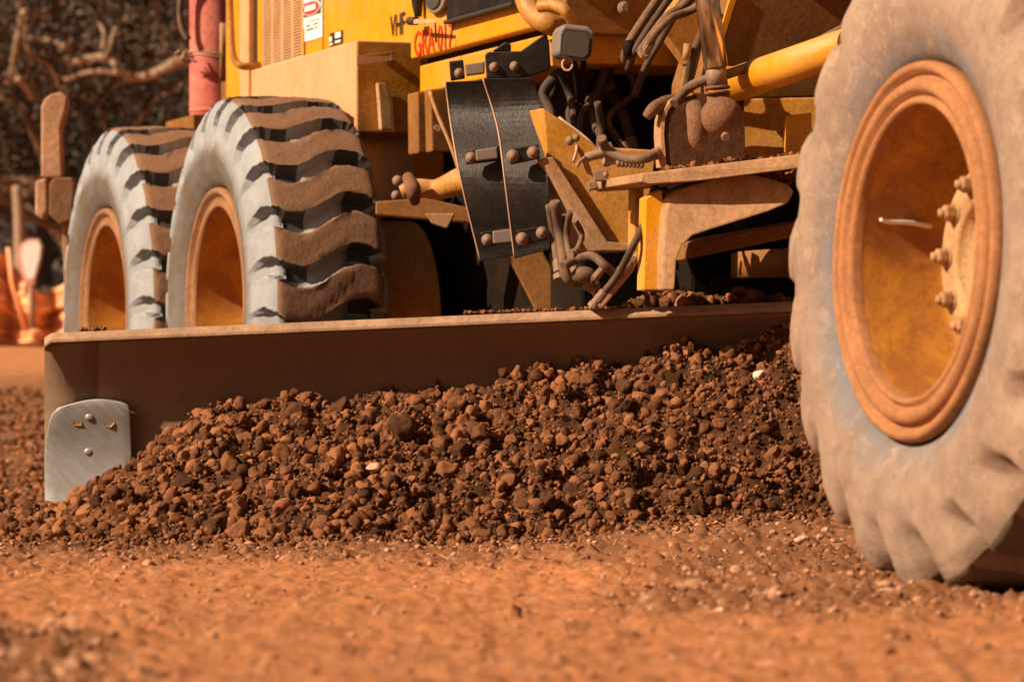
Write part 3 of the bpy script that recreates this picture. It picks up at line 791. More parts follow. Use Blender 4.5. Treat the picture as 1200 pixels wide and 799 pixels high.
# headlamp
hl = MB()
hc = [P(656, 36, 10.72), P(661, 28, 10.72), P(690, 31, 10.72), P(697, 38, 10.72), P(694, 64, 10.72), P(687, 70, 10.72), P(660, 66, 10.72), P(654, 62, 10.72)]
hl.prism(hc, Vector((-.02, .11, 0)))
hl = hl.build('headlamp', 'lamp_case', G, bevel=.007)
cc = sum(hc, Vector()) / 8
MB().prism([cc + (q - cc) * .90 + Vector((0, -.004, -.008)) for q in hc], Vector((0, -.004, 0)) * -1 + Vector((0, .002, 0))).build('lamp_bezel', 'rubber_black', hl)
MB().prism([cc + (q - cc) * .74 + Vector((0, -.0075, -.009)) for q in hc], Vector((0, .003, 0))).build('lamp_lens', 'lens', hl, bevel=.001)
MB().tube([P(665 + 6 * math.cos(a), 76 + 7 * math.sin(a), 10.74 + .02 * a / 6) for a in np.linspace(0, 11, 26)], .0035, 6, 1).build('lamp_cable', 'wire', hl)
MB().tube([P(672, 68, 10.8), P(675, 90, 10.85), P(678, 112, 10.9)], .008, 8).build('lamp_stalk', 'steel_dark', hl)
MB().tube([P(684, 68, 10.8), P(684, 90, 10.85), P(685, 112, 10.9)], .008, 8).build('lamp_stalk', 'steel_dark', hl)

# --- black guard plates
def strip(left, right, d0, d1, th=.012, bow=.03, n=10):
    mb = MB(); L_ = cr([Vector((a, b, 0)) for a, b in left], n); R_ = cr([Vector((a, b, 0)) for a, b in right], n)
    m = len(L_); b0 = 0
    for i in range(m):
        t = i / (m - 1); d = d0 + (d1 - d0) * t + bow * math.sin(t * 2.4 * PI)
        l = P(L_[i].x, L_[i].y, d + .02); r_ = P(R_[i].x, R_[i].y, d - .02)
        mb.v += [l, r_, r_ + Vector((0, th, 0)), l + Vector((0, th, 0))]
    for i in range(m - 1):
        a = 4 * i; c = a + 4
        for k in range(4): mb.face([a + k, a + (k + 1) % 4, c + (k + 1) % 4, c + k])
    mb.face([3, 2, 1, 0]); e = 4 * (m - 1); mb.face([e, e + 1, e + 2, e + 3]); return mb
gl = strip([(522, 96), (529, 150), (541, 215), (563, 306)], [(569, 94), (584, 150), (592, 215), (606, 299)], 11.12, 11.02)
gl = gl.build('guard_plate', 'black', G, bevel=.002)
g2 = strip([(566, 92), (583, 150), (592, 215), (603, 303)], [(626, 92), (637, 145), (643, 215), (645, 292)], 10.93, 10.82)
g2 = g2.build('guard_plate', 'black', G, bevel=.002)
for par, pts, da_, db_ in ((gl, [(522, 96), (529, 150), (541, 215), (563, 306)], 11.12, 11.02), (g2, [(566, 92), (583, 150), (592, 215), (603, 303)], 10.93, 10.82)):
    q_ = cr([Vector((a, b, 0)) for a, b in pts], 10); m_ = len(q_)
    MB().tube([P(q_[i].x, q_[i].y, da_ + (db_ - da_) * i / (m_ - 1) + .03 * math.sin(i / (m_ - 1) * 2.4 * PI) + .02) for i in range(m_)], .0028, 6, 1).build('sunlit_edge', 'wire', par)  # pale line paints the sun catching each plate's left edge
def bracket(pts, d, mat, par, name='guard_bracket', th=.02, bolts=()):
    o = MB().prism([P(x, y, d) for x, y in pts], Vector((0, th, 0))).build(name, mat, par, bevel=.004)
    for x, y, r_ in bolts:
        mb = MB(); c = P(x, y, d); mb.lathe([(0, .006), (r_ * 1.3, .006), (r_ * 1.5, 0)], c + Vector((0, -.0005, 0)), (0, -1, 0), 14)
        mb.ball(c + Vector((0, -.008, 0)), r_, (1, .8, 1), 14); mb.build('bolt', 'bolt', par)
bracket([(545, 178), (585, 171), (587, 188), (546, 193)], 10.99, 'black', gl, bolts=[(552, 185, .011)])
bracket([(557, 176), (583, 172), (584, 186), (558, 189)], 10.965, 'lamp_case', gl, 'spacer_pad')
bracket([(563, 272), (602, 266), (604, 284), (566, 290)], 10.94, 'black', gl, bolts=[(571, 281, .011)])
bracket([(577, 271), (600, 268), (601, 284), (578, 286)], 10.915, 'lamp_case', gl, 'spacer_pad')
bracket([(596, 175), (631, 169), (633, 186), (598, 193)], 10.79, 'black', g2, bolts=[(601, 183, .012), (625, 179, .012)])
bracket([(605, 270), (640, 264), (642, 281), (607, 290)], 10.70, 'black', g2, bolts=[(612, 280, .012), (635, 273, .011)])
tb = MB()
tb.prism([P(526, 72, 11.0), P(543, 70, 11.0), P(545, 92, 11.0), P(528, 95, 11.0)], Vector((0, .02, 0)))
tb.prism([P(568, 64, 10.95), P(572, 61, 10.95), P(610, 60, 10.95), P(641, 38, 10.95), P(644, 60, 10.95), P(644, 82, 10.95), P(626, 88, 10.95), P(600, 93, 10.95), P(570, 92, 10.95)], Vector((0, .03, 0)))
tb.prism([P(577, 60, 10.99), P(592, 49, 10.99), P(599, 52, 10.99), P(599, 62, 10.99)], Vector((0, .03, 0)))
tb = tb.build('guard_top_bracket', 'black', G, bevel=.004)
bracket([(544, 76), (568, 72), (568, 86), (546, 89)], 10.97, 'lamp_case', tb, 'spacer_pad', .03)
for x, y in ((538, 86), (579, 79), (603, 78)):
    c = P(x, y, 10.95 if x > 560 else 11.0); mb = MB(); mb.lathe([(0, .006), (.012, .006), (.014, 0)], c, (0, -1, 0), 14); mb.ball(c + Vector((0, -.008, 0)), .0095, (1, .8, 1), 14); mb.build('bolt', 'bolt', tb)
# frame behind the plates
fp = MB()
fp.prism([PS(489, 108, .62), PS(501, 106, .62), PS(502, 179, .62), PS(490, 180, .62)], U * -.10)
fp.prism([PS(504, 105, .70), PS(660, 90, .70), PS(660, 178, .70), PS(506, 178, .70)], U * -.06)
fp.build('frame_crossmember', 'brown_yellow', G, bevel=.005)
MB().tube([P(504, 108, 11.35), P(512, 132, 11.33), P(530, 175, 11.3), P(545, 222, 11.3)], .006, 8).build('cable', 'dust_edge', G)
MB().tube([P(512, 150, 11.5), P(513, 150, 11.45)], .010, 10, 1).build('bolt', 'bolt', G)

# --- transmission and belly (dark mass behind everything)
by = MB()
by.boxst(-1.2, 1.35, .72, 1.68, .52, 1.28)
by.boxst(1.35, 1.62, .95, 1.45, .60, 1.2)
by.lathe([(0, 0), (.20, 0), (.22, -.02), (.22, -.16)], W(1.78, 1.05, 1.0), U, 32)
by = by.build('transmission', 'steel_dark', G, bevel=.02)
MB().boxst(-3.1, -1.21, .70, 1.7, .55, .945).boxst(-3.05, -2.62, .70, .90, .946, 1.299).build('rear_frame', 'brown_yellow', G, bevel=.01)
MB().tube([P(700, 150, 11.0), P(712, 180, 10.95), P(690, 120, 11.1), P(720, 100, 11.1)], .012, 8).build('hydraulic_hose', 'hose_dark', G)
# drive shaft and lateral beam by the tyre
ds = MB().tube([P(470, 226, 11.6), P(488, 220, 11.6), P(512, 222, 11.6), P(540, 212, 11.55), P(560, 208, 11.5)], [.022, .026, .030, .040, .046], 16)
ds = ds.build('drive_shaft', 'yellow', G)
MB().tube([P(478, 208, 11.55), P(484, 222, 11.5), P(486, 236, 11.55)], [.018, .024, .016], 12).build('shaft_joint', 'mud_joint', ds)
MB().ball(P(466, 212, 11.55), .016).build('grease_cap', 'bolt', ds)
MB().ball(P(464, 229, 11.5), .014).build('grease_cap', 'bolt', ds)
MB().prism([P(440, 236, 11.75), P(500, 232, 11.75), P(560, 246, 11.75), P(560, 262, 11.75), P(440, 252, 11.75)], Vector((0, .08, 0))).build('cross_beam', 'brown_yellow', G, bevel=.005)
MB().prism([P(498, 250, 11.68), P(534, 250, 11.68), P(524, 268, 11.68), P(506, 262, 11.68)], Vector((0, .03, 0))).build('small_gusset', 'dust_edge', G, bevel=.004)
MB().prism([P(592, 296, 11.6), P(632, 286, 11.6), P(668, 352, 11.6), P(668, 372, 11.6), P(632, 372, 11.6)], Vector((0, .10, 0))).build('scarifier_arm', 'brown_yellow', G, bevel=.006)

# --- triangular frame plate with pale dusty edge strip, sunlight put into its colour
tp = MB().prism([P(636, 126, 10.82), P(672, 150, 10.82), P(700, 172, 10.82), P(770, 176, 10.82), P(762, 240, 10.82), P(750, 291, 10.82), P(704, 291, 10.82), P(641, 188, 10.82)], U * -.14 + Z * 0)
tp = tp.build('frame_plate', 'yellow', G, bevel=.005)
MB().prism([P(634, 186, 10.79), P(648, 184, 10.79), P(712, 283, 10.79), P(745, 286, 10.79), P(745, 294, 10.79), P(702, 294, 10.79), P(690, 278, 10.79)], U * -.16).build('frame_plate_edge', 'dust_edge', tp, bevel=.003)
MB().prism([P(744, 208, 10.64), P(755, 206, 10.64), P(754, 300, 10.64), P(743, 300, 10.64)], U * -.05).build('upright_rib', 'yellow', tp, bevel=.003)
MB().tube([P(643, 134, 10.9), P(668, 160, 10.86), P(676, 172, 10.82), P(672, 190, 10.8)], .0045, 8).build('cable', 'wire', tp)
MB().tube([P(655, 138, 10.9), P(684, 160, 10.86), P(700, 176, 10.82)], .0045, 8).build('cable', 'wire', tp)

# valve and fittings with their hoses
vv_ = MB()
vv_.tube([P(686, 185, 10.6), P(709, 179, 10.6)], .013, 12, 1); vv_.prism([P(709, 170, 10.6), P(716, 166, 10.6), P(722, 178, 10.6), P(722, 192, 10.6), P(709, 192, 10.6)], Vector((0, .05, 0)))
MB().ball(P(668, 165, 10.7), .013).ball(P(675, 162, 10.7), .011).build('grease_cap', 'bolt', G)
MB().prism([P(688, 214, 10.58), P(698, 211, 10.58), P(702, 220, 10.58), P(690, 224, 10.58)], Vector((0, .04, 0))).build('lower_fitting', 'bolt', G, bevel=.003)
v2 = MB(); v2.prism([P(696, 200, 10.58), P(712, 199, 10.58), P(712, 212, 10.58), P(696, 212, 10.58)], Vector((0, .04, 0))); v2.ball(P(710, 205, 10.57), .008); v2.build('hose_fitting', 'bolt', G, bevel=.003)
vv_.tube([P(686, 184, 10.59), P(679, 190, 10.58), P(676, 196, 10.58)], .005, 8)
vv_ = vv_.build('valve_block', 'bolt', G, bevel=.003)
sp_ = MB()
for k in range(7): sp_.lathe([(.004, 0), (.010, .003), (.010, .009), (.004, .012)], P(722 + 4.6 * k, 192 + .2 * k, 10.6), (1, 0, 0), 12)
sp_.build('spring_fitting', 'bolt', vv_)
hoses = [
 ([(705, 162), (712, 176), (735, 186), (756, 186), (775, 178)], 10.5, .013, 'hose'),
 ([(700, 120), (704, 150), (703, 172), (709, 184)], 10.7, .010, 'hose_dark'),
 ([(768, 216), (761, 240), (752, 268), (741, 290), (724, 322), (700, 352)], 10.42, .010, 'hose_dark'),
 ([(650, 236), (655, 270), (660, 300), (665, 326), (690, 334)], 10.62, .014, 'hose'),
 ([(644, 240), (650, 280), (655, 318)], 10.68, .012, 'hose'),
 ([(668, 248), (664, 275), (668, 300), (674, 318)], 10.60, .009, 'hose'),
 ([(662, 252), (660, 285), (664, 312)], 10.66, .009, 'hose'),
 ([(660, 312), (676, 304), (694, 300), (710, 312), (724, 322), (736, 310)], 10.48, .012, 'hose'),
 ([(674, 258), (682, 275), (676, 294), (672, 296)], 10.55, .008, 'hose'),
 ([(720, 330), (700, 345), (694, 330), (704, 318)], 10.5, .009, 'hose'),
 # bundle running up beside the lift cylinder
 ([(786, -30), (770, 0), (754, 24), (738, 50), (730, 74)], 10.75, .013, 'hose'),
 ([(800, -26), (782, 2), (760, 34), (744, 60), (736, 82)], 10.72, .010, 'hose_dark'),
 ([(822, -16), (800, 8), (782, 20), (766, 40), (750, 62)], 10.62, .013, 'hose'),
 ([(826, 4), (806, 14), (786, 22), (768, 40), (758, 58)], 10.55, .011, 'hose'),
 ([(812, -14), (796, 10), (776, 44), (756, 80), (744, 112)], 10.85, .010, 'hose_dark'),
 ([(846, -30), (838, 0), (822, 40), (812, 66), (806, 96), (800, 118)], 10.55, .012, 'hose_dark'),
 # long hose over the yellow cylinder
 ([(790, 122), (806, 104), (826, 94), (850, 88), (880, 78), (920, 66), (950, 54), (985, 36), (1010, 24)], 10.35, .013, 'hose')]
rh = random.Random(4)
for k in range(11):
    x0 = rh.uniform(625, 765); hoses.append(([(x0, 82), (x0 + rh.uniform(-25, 15), 110), (x0 + rh.uniform(-40, 30), 140), (x0 + rh.uniform(-50, 40), 172 + rh.uniform(0, 25))], 11.05 + rh.uniform(0, .2), rh.uniform(.009, .017), 'hose_dark'))
for pts, d, r_, m in hoses:
    MB().tube([P(x, y, d + .03 * math.sin(i * 1.7)) for i, (x, y) in enumerate(pts)], r_, 12, 5).build('hydraulic_hose', m, G)
    if pts[0][1] > 0 or len(pts) > 5:
        a_ = P(*pts[-1], d + .03 * math.sin((len(pts) - 1) * 1.7)); b_ = P(*pts[-2], d + .03 * math.sin((len(pts) - 2) * 1.7)); e_ = (a_ - b_).normalized()
        MB().lathe([(0, -.03), (r_ * 1.18, -.03), (r_ * 1.25, -.026), (r_ * 1.25, .002), (r_ * .8, .004), (r_ * .8, .010), (r_ * 1.45, .010), (r_ * 1.45, .024), (0, .024)], a_, e_, 10, False).build('hose_coupling', 'bolt', G)
MB().ball(P(684, 322, 10.5), .030, (1.1, .8, .75)).build('hose_coupling', 'hose', G)
MB().tube([P(806, 52, 10.5), P(804, 70, 10.5)], .011, 12, 1).build('hose_fitting', 'dust_edge', G)
MB().tube([P(735, 48, 10.7), P(738, 66, 10.7)], .016, 12, 1).build('hose_fitting', 'steel_dark', G)

# --- gooseneck and front frame
gn = MB()
gn.prism([PS(834, 92, 2.05), PS(866, -18, 2.05), PS(1010, -80, 2.05), PS(1010, 112, 2.05), PS(834, 118, 2.05)], U * -.30)
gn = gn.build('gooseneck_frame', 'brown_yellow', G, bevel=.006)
MB().prism([PS(833, 74, 2.056), PS(858, -10, 2.056), PS(866, -10, 2.056), PS(840, 74, 2.056)], U * -.01 + V * 0).build('sunlit_frame_edge', 'yellow_clean', gn, bevel=.001)  # brighter yellow strip paints sunlight on the frame's left edge
MB().prism([PS(772, 30, 1.85), PS(800, -6, 1.85), PS(846, -6, 1.85), PS(826, 64, 1.85), PS(806, 76, 1.85)], U * -.05).build('lift_arm', 'yellow', G, bevel=.004)
MB().prism([W(2.0, 1.05, 1.5), W(2.0, 1.35, 1.5), W(2.0, 1.35, 1.95), W(2.0, 1.05, 1.95)], U * 3.3).build('main_beam', 'yellow', G, bevel=.01)
MB().boxst(4.95, 5.3, 1.05, 1.35, .62, 1.98).build('front_bolster', 'yellow', G, bevel=.01)
MB().boxst(5.05, 5.2, .24, 2.16, .58, .72).build('front_axle', 'brown_yellow', G, bevel=.01)
# yellow hydraulic cylinder
yc = MB().tube([P(850, 103, 10.55), P(1000, 52, 9.9)], .046, 28, 1); yc.lathe([(.046, 0), (.053, .0), (.053, .03), (.046, .03)], P(850, 103, 10.55), P(1000, 52, 9.9) - P(850, 103, 10.55), 28)
yc.build('side_cylinder', 'yellow_clean', G)

# --- blade lift cylinder and ball joint
lc = MB().tube([P(824, -80, 10.32), P(829, 0, 10.32), P(839, 80, 10.32)], .0315, 28, 1).build('lift_cylinder_rod', 'chrome', G)
j = MB().tube([P(838.6, 78, 10.32), P(841, 101, 10.32)], .0270, 24, 1); j.build('rod_end', 'bolt', lc)
j = MB()
for yy in (103, 109): j.lathe([(.024, -.004), (.031, -.004), (.034, 0), (.031, .004), (.024, .004)], P(841, yy, 10.31), (.06, 0, -1), 24)
j.build('rod_collar', 'mud_joint', lc)
bj = MB().tube([P(841, 108, 10.32), P(843, 122, 10.32), P(844, 130, 10.32)], [.028, .034, .04], 24); bj.ball(P(846, 137, 10.30), .056, (1, 1, .95), 28)
bj.tube([P(800 + 14, 126, 10.36), P(817, 140, 10.32), P(818, 162, 10.32), P(822, 170, 10.34)], [.024, .028, .026, .018], 16)
bj = bj.build('ball_joint', 'mud_joint', G)
MB().lathe([(0, .012), (.010, .012), (.012, 0)], P(850, 160, 10.24), (.1, -1, -.3), 8, False).build('bolt', 'bolt', bj)
# bracket plate with rounded corner
bp = MB()
arc = [(777, 196), (774, 158), (775, 140), (779, 128), (787, 118), (798, 112), (812, 109), (872, 112), (874, 196)]
bp.prism([P(x, y, 10.50) for x, y in arc], U * -.045)
bp = bp.build('ball_bracket', 'soil_base', G, bevel=.002)
MB().prism([P(x, y, 10.495) for x, y in arc[:7]] + [P(x, y, 10.495) for x, y in [(812, 112), (799, 115.5), (790, 121), (783, 130), (779.5, 141), (778.5, 158), (781.5, 196)]], U * -.05).build('bracket_edge', 'dust_edge', bp, bevel=.001)
MB().tube([P(793, 118, 10.6), P(780, 122, 10.55), P(766, 128, 10.5), P(757, 138, 10.5)], [.02, .022, .018, .012], 12).build('bracket_lug', 'mud_joint', bp)
MB().prism([P(868, 116, 10.62), P(968, 114, 10.62), P(968, 188, 10.62), P(868, 192, 10.62)], U * -.04).build('bracket_wall', 'yellow', G, bevel=.004)
MB().prism([P(921, 136, 10.42), P(951, 132, 10.42), P(951, 184, 10.42), P(921, 184, 10.42)], Vector((.005, .16, 0))).build('stop_block', 'yellow_clean', G, bevel=.004)
# shelf
sh_ = MB().prism([P(752, 203, 10.30), P(960, 178, 10.10), P(960, 194, 10.10), P(818, 212, 10.24), P(760, 216, 10.30), P(752, 213, 10.30)], U * -.42 + V * .02)
sh_.build('circle_shelf', 'dust_edge', G, bevel=.003)
# lift arm under the shelf
ar = [(777, 340), (777, 300), (780, 256), (786, 232), (800, 222), (822, 214), (850, 205), (872, 202), (905, 210), (924, 216), (931, 224), (924, 238), (900, 248), (868, 258), (836, 268), (812, 276), (800, 288), (793, 306), (791, 340)]
am = MB().prism([P(x, y, 10.34 - (x - 777) * .0008) for x, y in ar], U * -.17).build('draft_arm', 'dust_edge', G, bevel=.005)
MB().prism([P(754, 340, 10.38), P(757, 232, 10.38), P(776, 222, 10.38), P(779, 256, 10.38), P(776, 300, 10.38), P(776, 340, 10.38)], U * -.05).build('draft_arm_side', 'yellow_clean', am, bevel=.003)
MB().prism([P(800, 285, 10.55), P(960, 256, 10.4), P(960, 272, 10.4), P(800, 305, 10.55)], U * -.2).build('lower_beam', 'brown_yellow', G, bevel=.004)
MB().prism([P(746, 296, 10.5), P(754, 292, 10.5), P(742, 318, 10.5), P(706, 362, 10.5), P(690, 362, 10.5), P(694, 350, 10.5), P(722, 330, 10.5)], Vector((0, .06, 0))).build('tilt_link', 'dust_edge', G, bevel=.004)
# circle and hidden blade carrier
ci = MB().lathe([(.52, -.05), (.64, -.05), (.64, .02), (.52, .02), (.52, -.05)], Vector((1.25, 11.05, .74)), (0, 0, 1), 64); ci.build('turning_circle', 'brown_yellow', G)
MB().prism([Vector((.55, 11.05, .60)), Vector((2.0, 10.8, .60)), Vector((2.0, 10.8, .69)), Vector((.55, 11.05, .69))], Vector((.03, .25, 0))).build('blade_carrier', 'steel_dark', G, bevel=.01)

# --- moldboard
Lb = 4.35; tilt = .0385
def bp_(l, f, z): return BL + BE * (l + .30 * f) + BN * f + Z * (z + tilt * l)
prf = [(.030, -.05), (.012, .02), (.000, .10), (-.004, .17), (.002, .25), (.022, .325), (.060, .395), (.112, .455), (.172, .505)]
top = .533
def sect(l0, l1, front, mb, th=.022, step=.05):
    n = len(front); b = len(mb.v); fr2 = list(front); bk = [(f - th, z - .004) for f, z in front]; m = 2 * n
    NS = max(1, int((l1 - l0) / step))
    for q in range(NS + 1):
        l = l0 + (l1 - l0) * q / NS
        dent = .0022 * math.sin(l * 3.1) * math.sin(l * 7.7)
        mb.v += [bp_(l, f + dent, z) for f, z in fr2] + [bp_(l, f, z) for f, z in bk[::-1]]
    for q in range(NS):
        o_ = b + q * m
        for i in range(m):
            j_ = (i + 1) % m; mb.face([o_ + i, o_ + j_, o_ + m + j_, o_ + m + i], (i < n - 1))
    mb.face(list(range(b, b + m))[::-1]); mb.face(list(range(b + NS * m, b + NS * m + m)))
sp = [tuple(q)[:2] for q in cr([Vector((a, b, 0)) for a, b in prf], 5)]
mbd = MB(); sect(.150, Lb, sp, mbd); blade = mbd.build('moldboard', 'blade', G)
mbd = MB(); sect(0.0, .1496, [(f + .002, z) for f, z in sp], mbd); ext_ = mbd.build('moldboard_end_plate', 'blade', blade)
# top edge bar, bevelled face towards the sun
tbm = MB(); b = 0
sec = [(.172, .5055), (.188, .508), (.188, .5165), (.170, .5345), (.125, .5345), (.125, .49)]
def bar(l0, l1, sec, mb, chop=0):
    b = len(mb.v); m = len(sec)
    mb.v += [bp_(l0, f, z - chop) for f, z in sec] + [bp_(l1, f, z) for f, z in sec]
    for i in range(m): j_ = (i + 1) % m; mb.face([b + i, b + j_, b + m + j_, b + m + i])
    mb.face(list(range(b, b + m))[::-1]); mb.face(list(range(b + m, b + 2 * m)))
bar(.0, .02, sec, tbm, .012); bar(.02, Lb, sec, tbm); tbm.build('top_edge_bar', 'blade_edge', blade, bevel=.0015)
# end bit: thick plate, rounded top-left corner, bolts
def fz(z): return float(np.interp(z, [q[1] for q in sp], [q[0] for q in sp]))
eb = MB(); rows = []
zz = [-.10, 0, .06, .12, .18, .24, .29, .315, .330, .338]
lft = [.004, .004, .002, .0, .0, .003, .012, .022, .040, .070]
rgt = [.262, .258, .255, .252, .250, .248, .246, .244, .240, .225]
nl = 8
for side in (0, 1):
    for i, z in enumerate(zz):
        for k in range(nl + 1):
            l = lft[i] + (rgt[i] - lft[i]) * k / nl
            zt_ = z + (.012 * math.sin(PI * k / nl) if i == len(zz) - 1 else 0)
            f = fz(z) + .030 + .010 * math.exp(-((z - .30) / .05) ** 2) - side * .020 + .020 * max(0, (.06 - z)) * 3
            eb.v.append(bp_(l, f, zt_))
R_ = len(zz); C_ = nl + 1
for side in (0, 1):
    o_ = side * R_ * C_
    for i in range(R_ - 1):
        for k in range(nl): eb.face([o_ + i * C_ + k, o_ + i * C_ + k + 1, o_ + (i + 1) * C_ + k + 1, o_ + (i + 1) * C_ + k], True)
def eidx(side, i, k): return side * R_ * C_ + i * C_ + k
for i in range(R_ - 1):
    for k in (0, nl): eb.face([eidx(0, i, k), eidx(0, i + 1, k), eidx(1, i + 1, k), eidx(1, i, k)])
for k in range(nl):
    for i in (0, R_ - 1): eb.face([eidx(0, i, k), eidx(0, i, k + 1), eidx(1, i, k + 1), eidx(1, i, k)])
eb = eb.build('end_bit', 'bit', blade, bevel=.004)
def on_bit(l, z, d=0): return bp_(l, fz(z) + .033 + d, z)
for l, z in ((.095, .290), (.185, .285)):
    MB().lathe([(0, -.004), (.010, -.004), (.013, .0015), (.016, .003), (.017, -.002)], on_bit(l, z, .004), BN, 4 if l < .1 else 6, False).build('bolt_hole', 'rust_disc', eb)
MB().ball(on_bit(.130, .300, .006), .014, (1, .45, .8), 16).build('bolt_head', 'bit', eb)
MB().ball(on_bit(.128, .205, -.003), .013, (1.1, .45, .9), 16).build('bolt_head', 'bit', eb)

# soil lying on the blade edge and on the shelf
def ledge(n, pa, pb, spread, smin, smax, seed, name, label, bias=1.0, hump=0):
    r = np.random.default_rng(seed); t = r.uniform(0, 1, n)
    pa, pb = np.array(tuple(pa)), np.array(tuple(pb)); p = pa + (pb - pa) * t[:, None]
    p[:, 1] += r.uniform(0, spread, n); p[:, 2] += hump * np.sin(t * PI) ** .5 * r.uniform(0, 1, n) * (.6 + .4 * np.sin(t * 17 + seed))
    s = smin + (smax - smin) * r.uniform(0, 1, n) ** 2.5
    tag(scatter(name, p, s, 'clod', 2, 10, seed, rough=.2), label, 'soil', kind='stuff')
ledge(420, P(735, 362, 10.68), P(925, 352, 10.55), .16, .006, .024, 71, 'soil_on_blade', 'loose soil piled up behind the top edge of the blade', hump=.040)
ledge(120, P(738, 360, 10.66), P(815, 358, 10.6), .10, .010, .034, 72, 'soil_lump_on_blade', 'larger pale clods heaped behind the blade under the arm', hump=.035)
ledge(160, P(545, 366, 10.95), P(735, 360, 10.8), .05, .003, .009, 73, 'crumbs_on_blade', 'thin line of crumbs along the blade top')
ledge(60, P(95, 386, 10.95), P(122, 385, 10.92), .03, .003, .009, 74, 'crumbs_on_blade_end', 'small crumbs of soil on the outer end of the blade top')
ledge(240, P(776, 200, 10.42), P(955, 181, 10.22), .14, .004, .014, 75, 'soil_on_shelf', 'dry soil crumbs lying on the steel shelf', hump=.016)
ledge(120, P(880, 206, 10.5), P(945, 212, 10.4), .08, .005, .015, 76, 'soil_under_shelf', 'dry soil crumbs caught on the arm under the shelf', hump=.03)

# --- ripper shank at the rear
rp = MB()
rp.prism([P(48, 208, 15.3), P(48, 125, 15.3), P(52, 116, 15.3), P(60, 110, 15.3), P(72, 108, 15.3), P(79, 114, 15.3), P(77, 130, 15.3), P(71, 150, 15.3), P(73, 208, 15.3)], Vector((.0, .10, 0)))
rp = rp.build('ripper_shank', 'ripper', G, bevel=.008)
MB().prism([P(41, 212, 15.3), P(55, 208, 15.3), P(56, 246, 15.3), P(51, 258, 15.3), P(41, 252, 15.3)], Vector((0, .12, 0))).build('shank_clamp', 'ripper', rp, bevel=.01)
MB().prism([P(57, 216, 15.25), P(62, 208, 15.25), P(84, 208, 15.25), P(88, 216, 15.25), P(84, 258, 15.25), P(70, 264, 15.25), P(57, 252, 15.25)], Vector((.05, .22, 0))).build('ripper_beam_end', 'mud_joint', rp, bevel=.008)
MB().prism([P(70, 215, 15.5), P(300, 215, 15.9), P(300, 255, 15.9), P(70, 255, 15.5)], Vector((0, .12, 0))).build('ripper_beam', 'mud_joint', G, bevel=.01)
MB().prism([P(72, 264, 15.35), P(79, 262, 15.35), P(84, 390, 15.35), P(78, 390, 15.35)], Vector((0, .05, 0))).build('ripper_link', 'ripper', G, bevel=.004)

# --- handrail beside the hood
MB().tube([P(268, -30, 13.55), P(270, 20, 13.55), P(272, 60, 13.55), P(277, 73, 13.55), P(286, 78, 13.55), P(304, 77, 13.6)], .013, 12).build('grab_rail', 'yellow', G)

# --- red extinguisher strapped beside the hood
ex = empty('fire_extinguisher', P(249, 139, 15.3))
tag(ex, 'faded red upright cylinder tied with wire beside the yellow engine hood', 'fire extinguisher')
c = P(249.5, 139, 15.3)
MB().lathe([(0, 0), (.083, 0), (.089, .008), (.0905, .03), (.0905, .56), (.083, .61), (.055, .65), (.02, .665), (0, .665)], c, (0, 0, 1), 40).build('bottle', 'red', ex)
MB().lathe([(.091, .0), (.0935, .002), (.0935, .012), (.091, .014)], c + Z * .022, (0, 0, 1), 40).build('bottle_foot_ring', 'red', ex)
wv = [c + Vector((.0925 * math.cos(a), .0925 * math.sin(a), .212 + .022 + .008 * math.sin(a * 2))) for a in np.linspace(0, 2 * PI, 40)]
w_ = MB().tube(wv, .0035, 6, 1); w_.tube([w + Z * .012 for w in wv], .003, 6, 1)
for k in range(4):
    w_.tube([P(222 + 3 * k, 58 + k * 5, 15.18), P(216 - k, 62 + 2 * k, 15.16), P(214 + k, 72, 15.18), P(224, 74 - k, 15.18)], .004, 6)
w_.tube([P(216, 62, 15.18), P(210, 60, 15.16), P(205, 63, 15.18)], .003, 6)
w_.build('tie_wire', 'wire', ex)
MB().tube([P(228, -14, 15.2), P(214, -4, 15.2), P(211, 12, 15.2), P(213, 32, 15.2), P(221, 47, 15.2)], .013, 12).build('discharge_hose', 'hose', ex)
MB().prism([P(259, 96, 15.16), P(276, 95, 15.14), P(276, 142, 15.14), P(259, 142, 15.16)], Vector((0, .01, 0))).build('brown_side_plate', 'brown_yellow', G)  # brown plate over the lower right side of the bottle
lb = MB(); n0 = len(lb.v); A = np.linspace(-1.20, -.35, 8)
for zz_ in (.15, .36):
    for a in A: lb.v.append(c + Vector((.0925 * math.cos(a), .0925 * math.sin(a), zz_)))
for k in range(7): lb.face([k, k + 1, 8 + k + 1, 8 + k], True)
lb = lb.build('instruction_label', 'yellow_dusty', ex); mo = lb.modifiers.new('s', 'SOLIDIFY'); mo.thickness = .002
# bracket under the bottle
MB().boxst(-3.05, -2.62, .62, .95, 1.30, P(249, 139, 15.3).z - .001).build('extinguisher_bracket', 'brown_yellow', G)

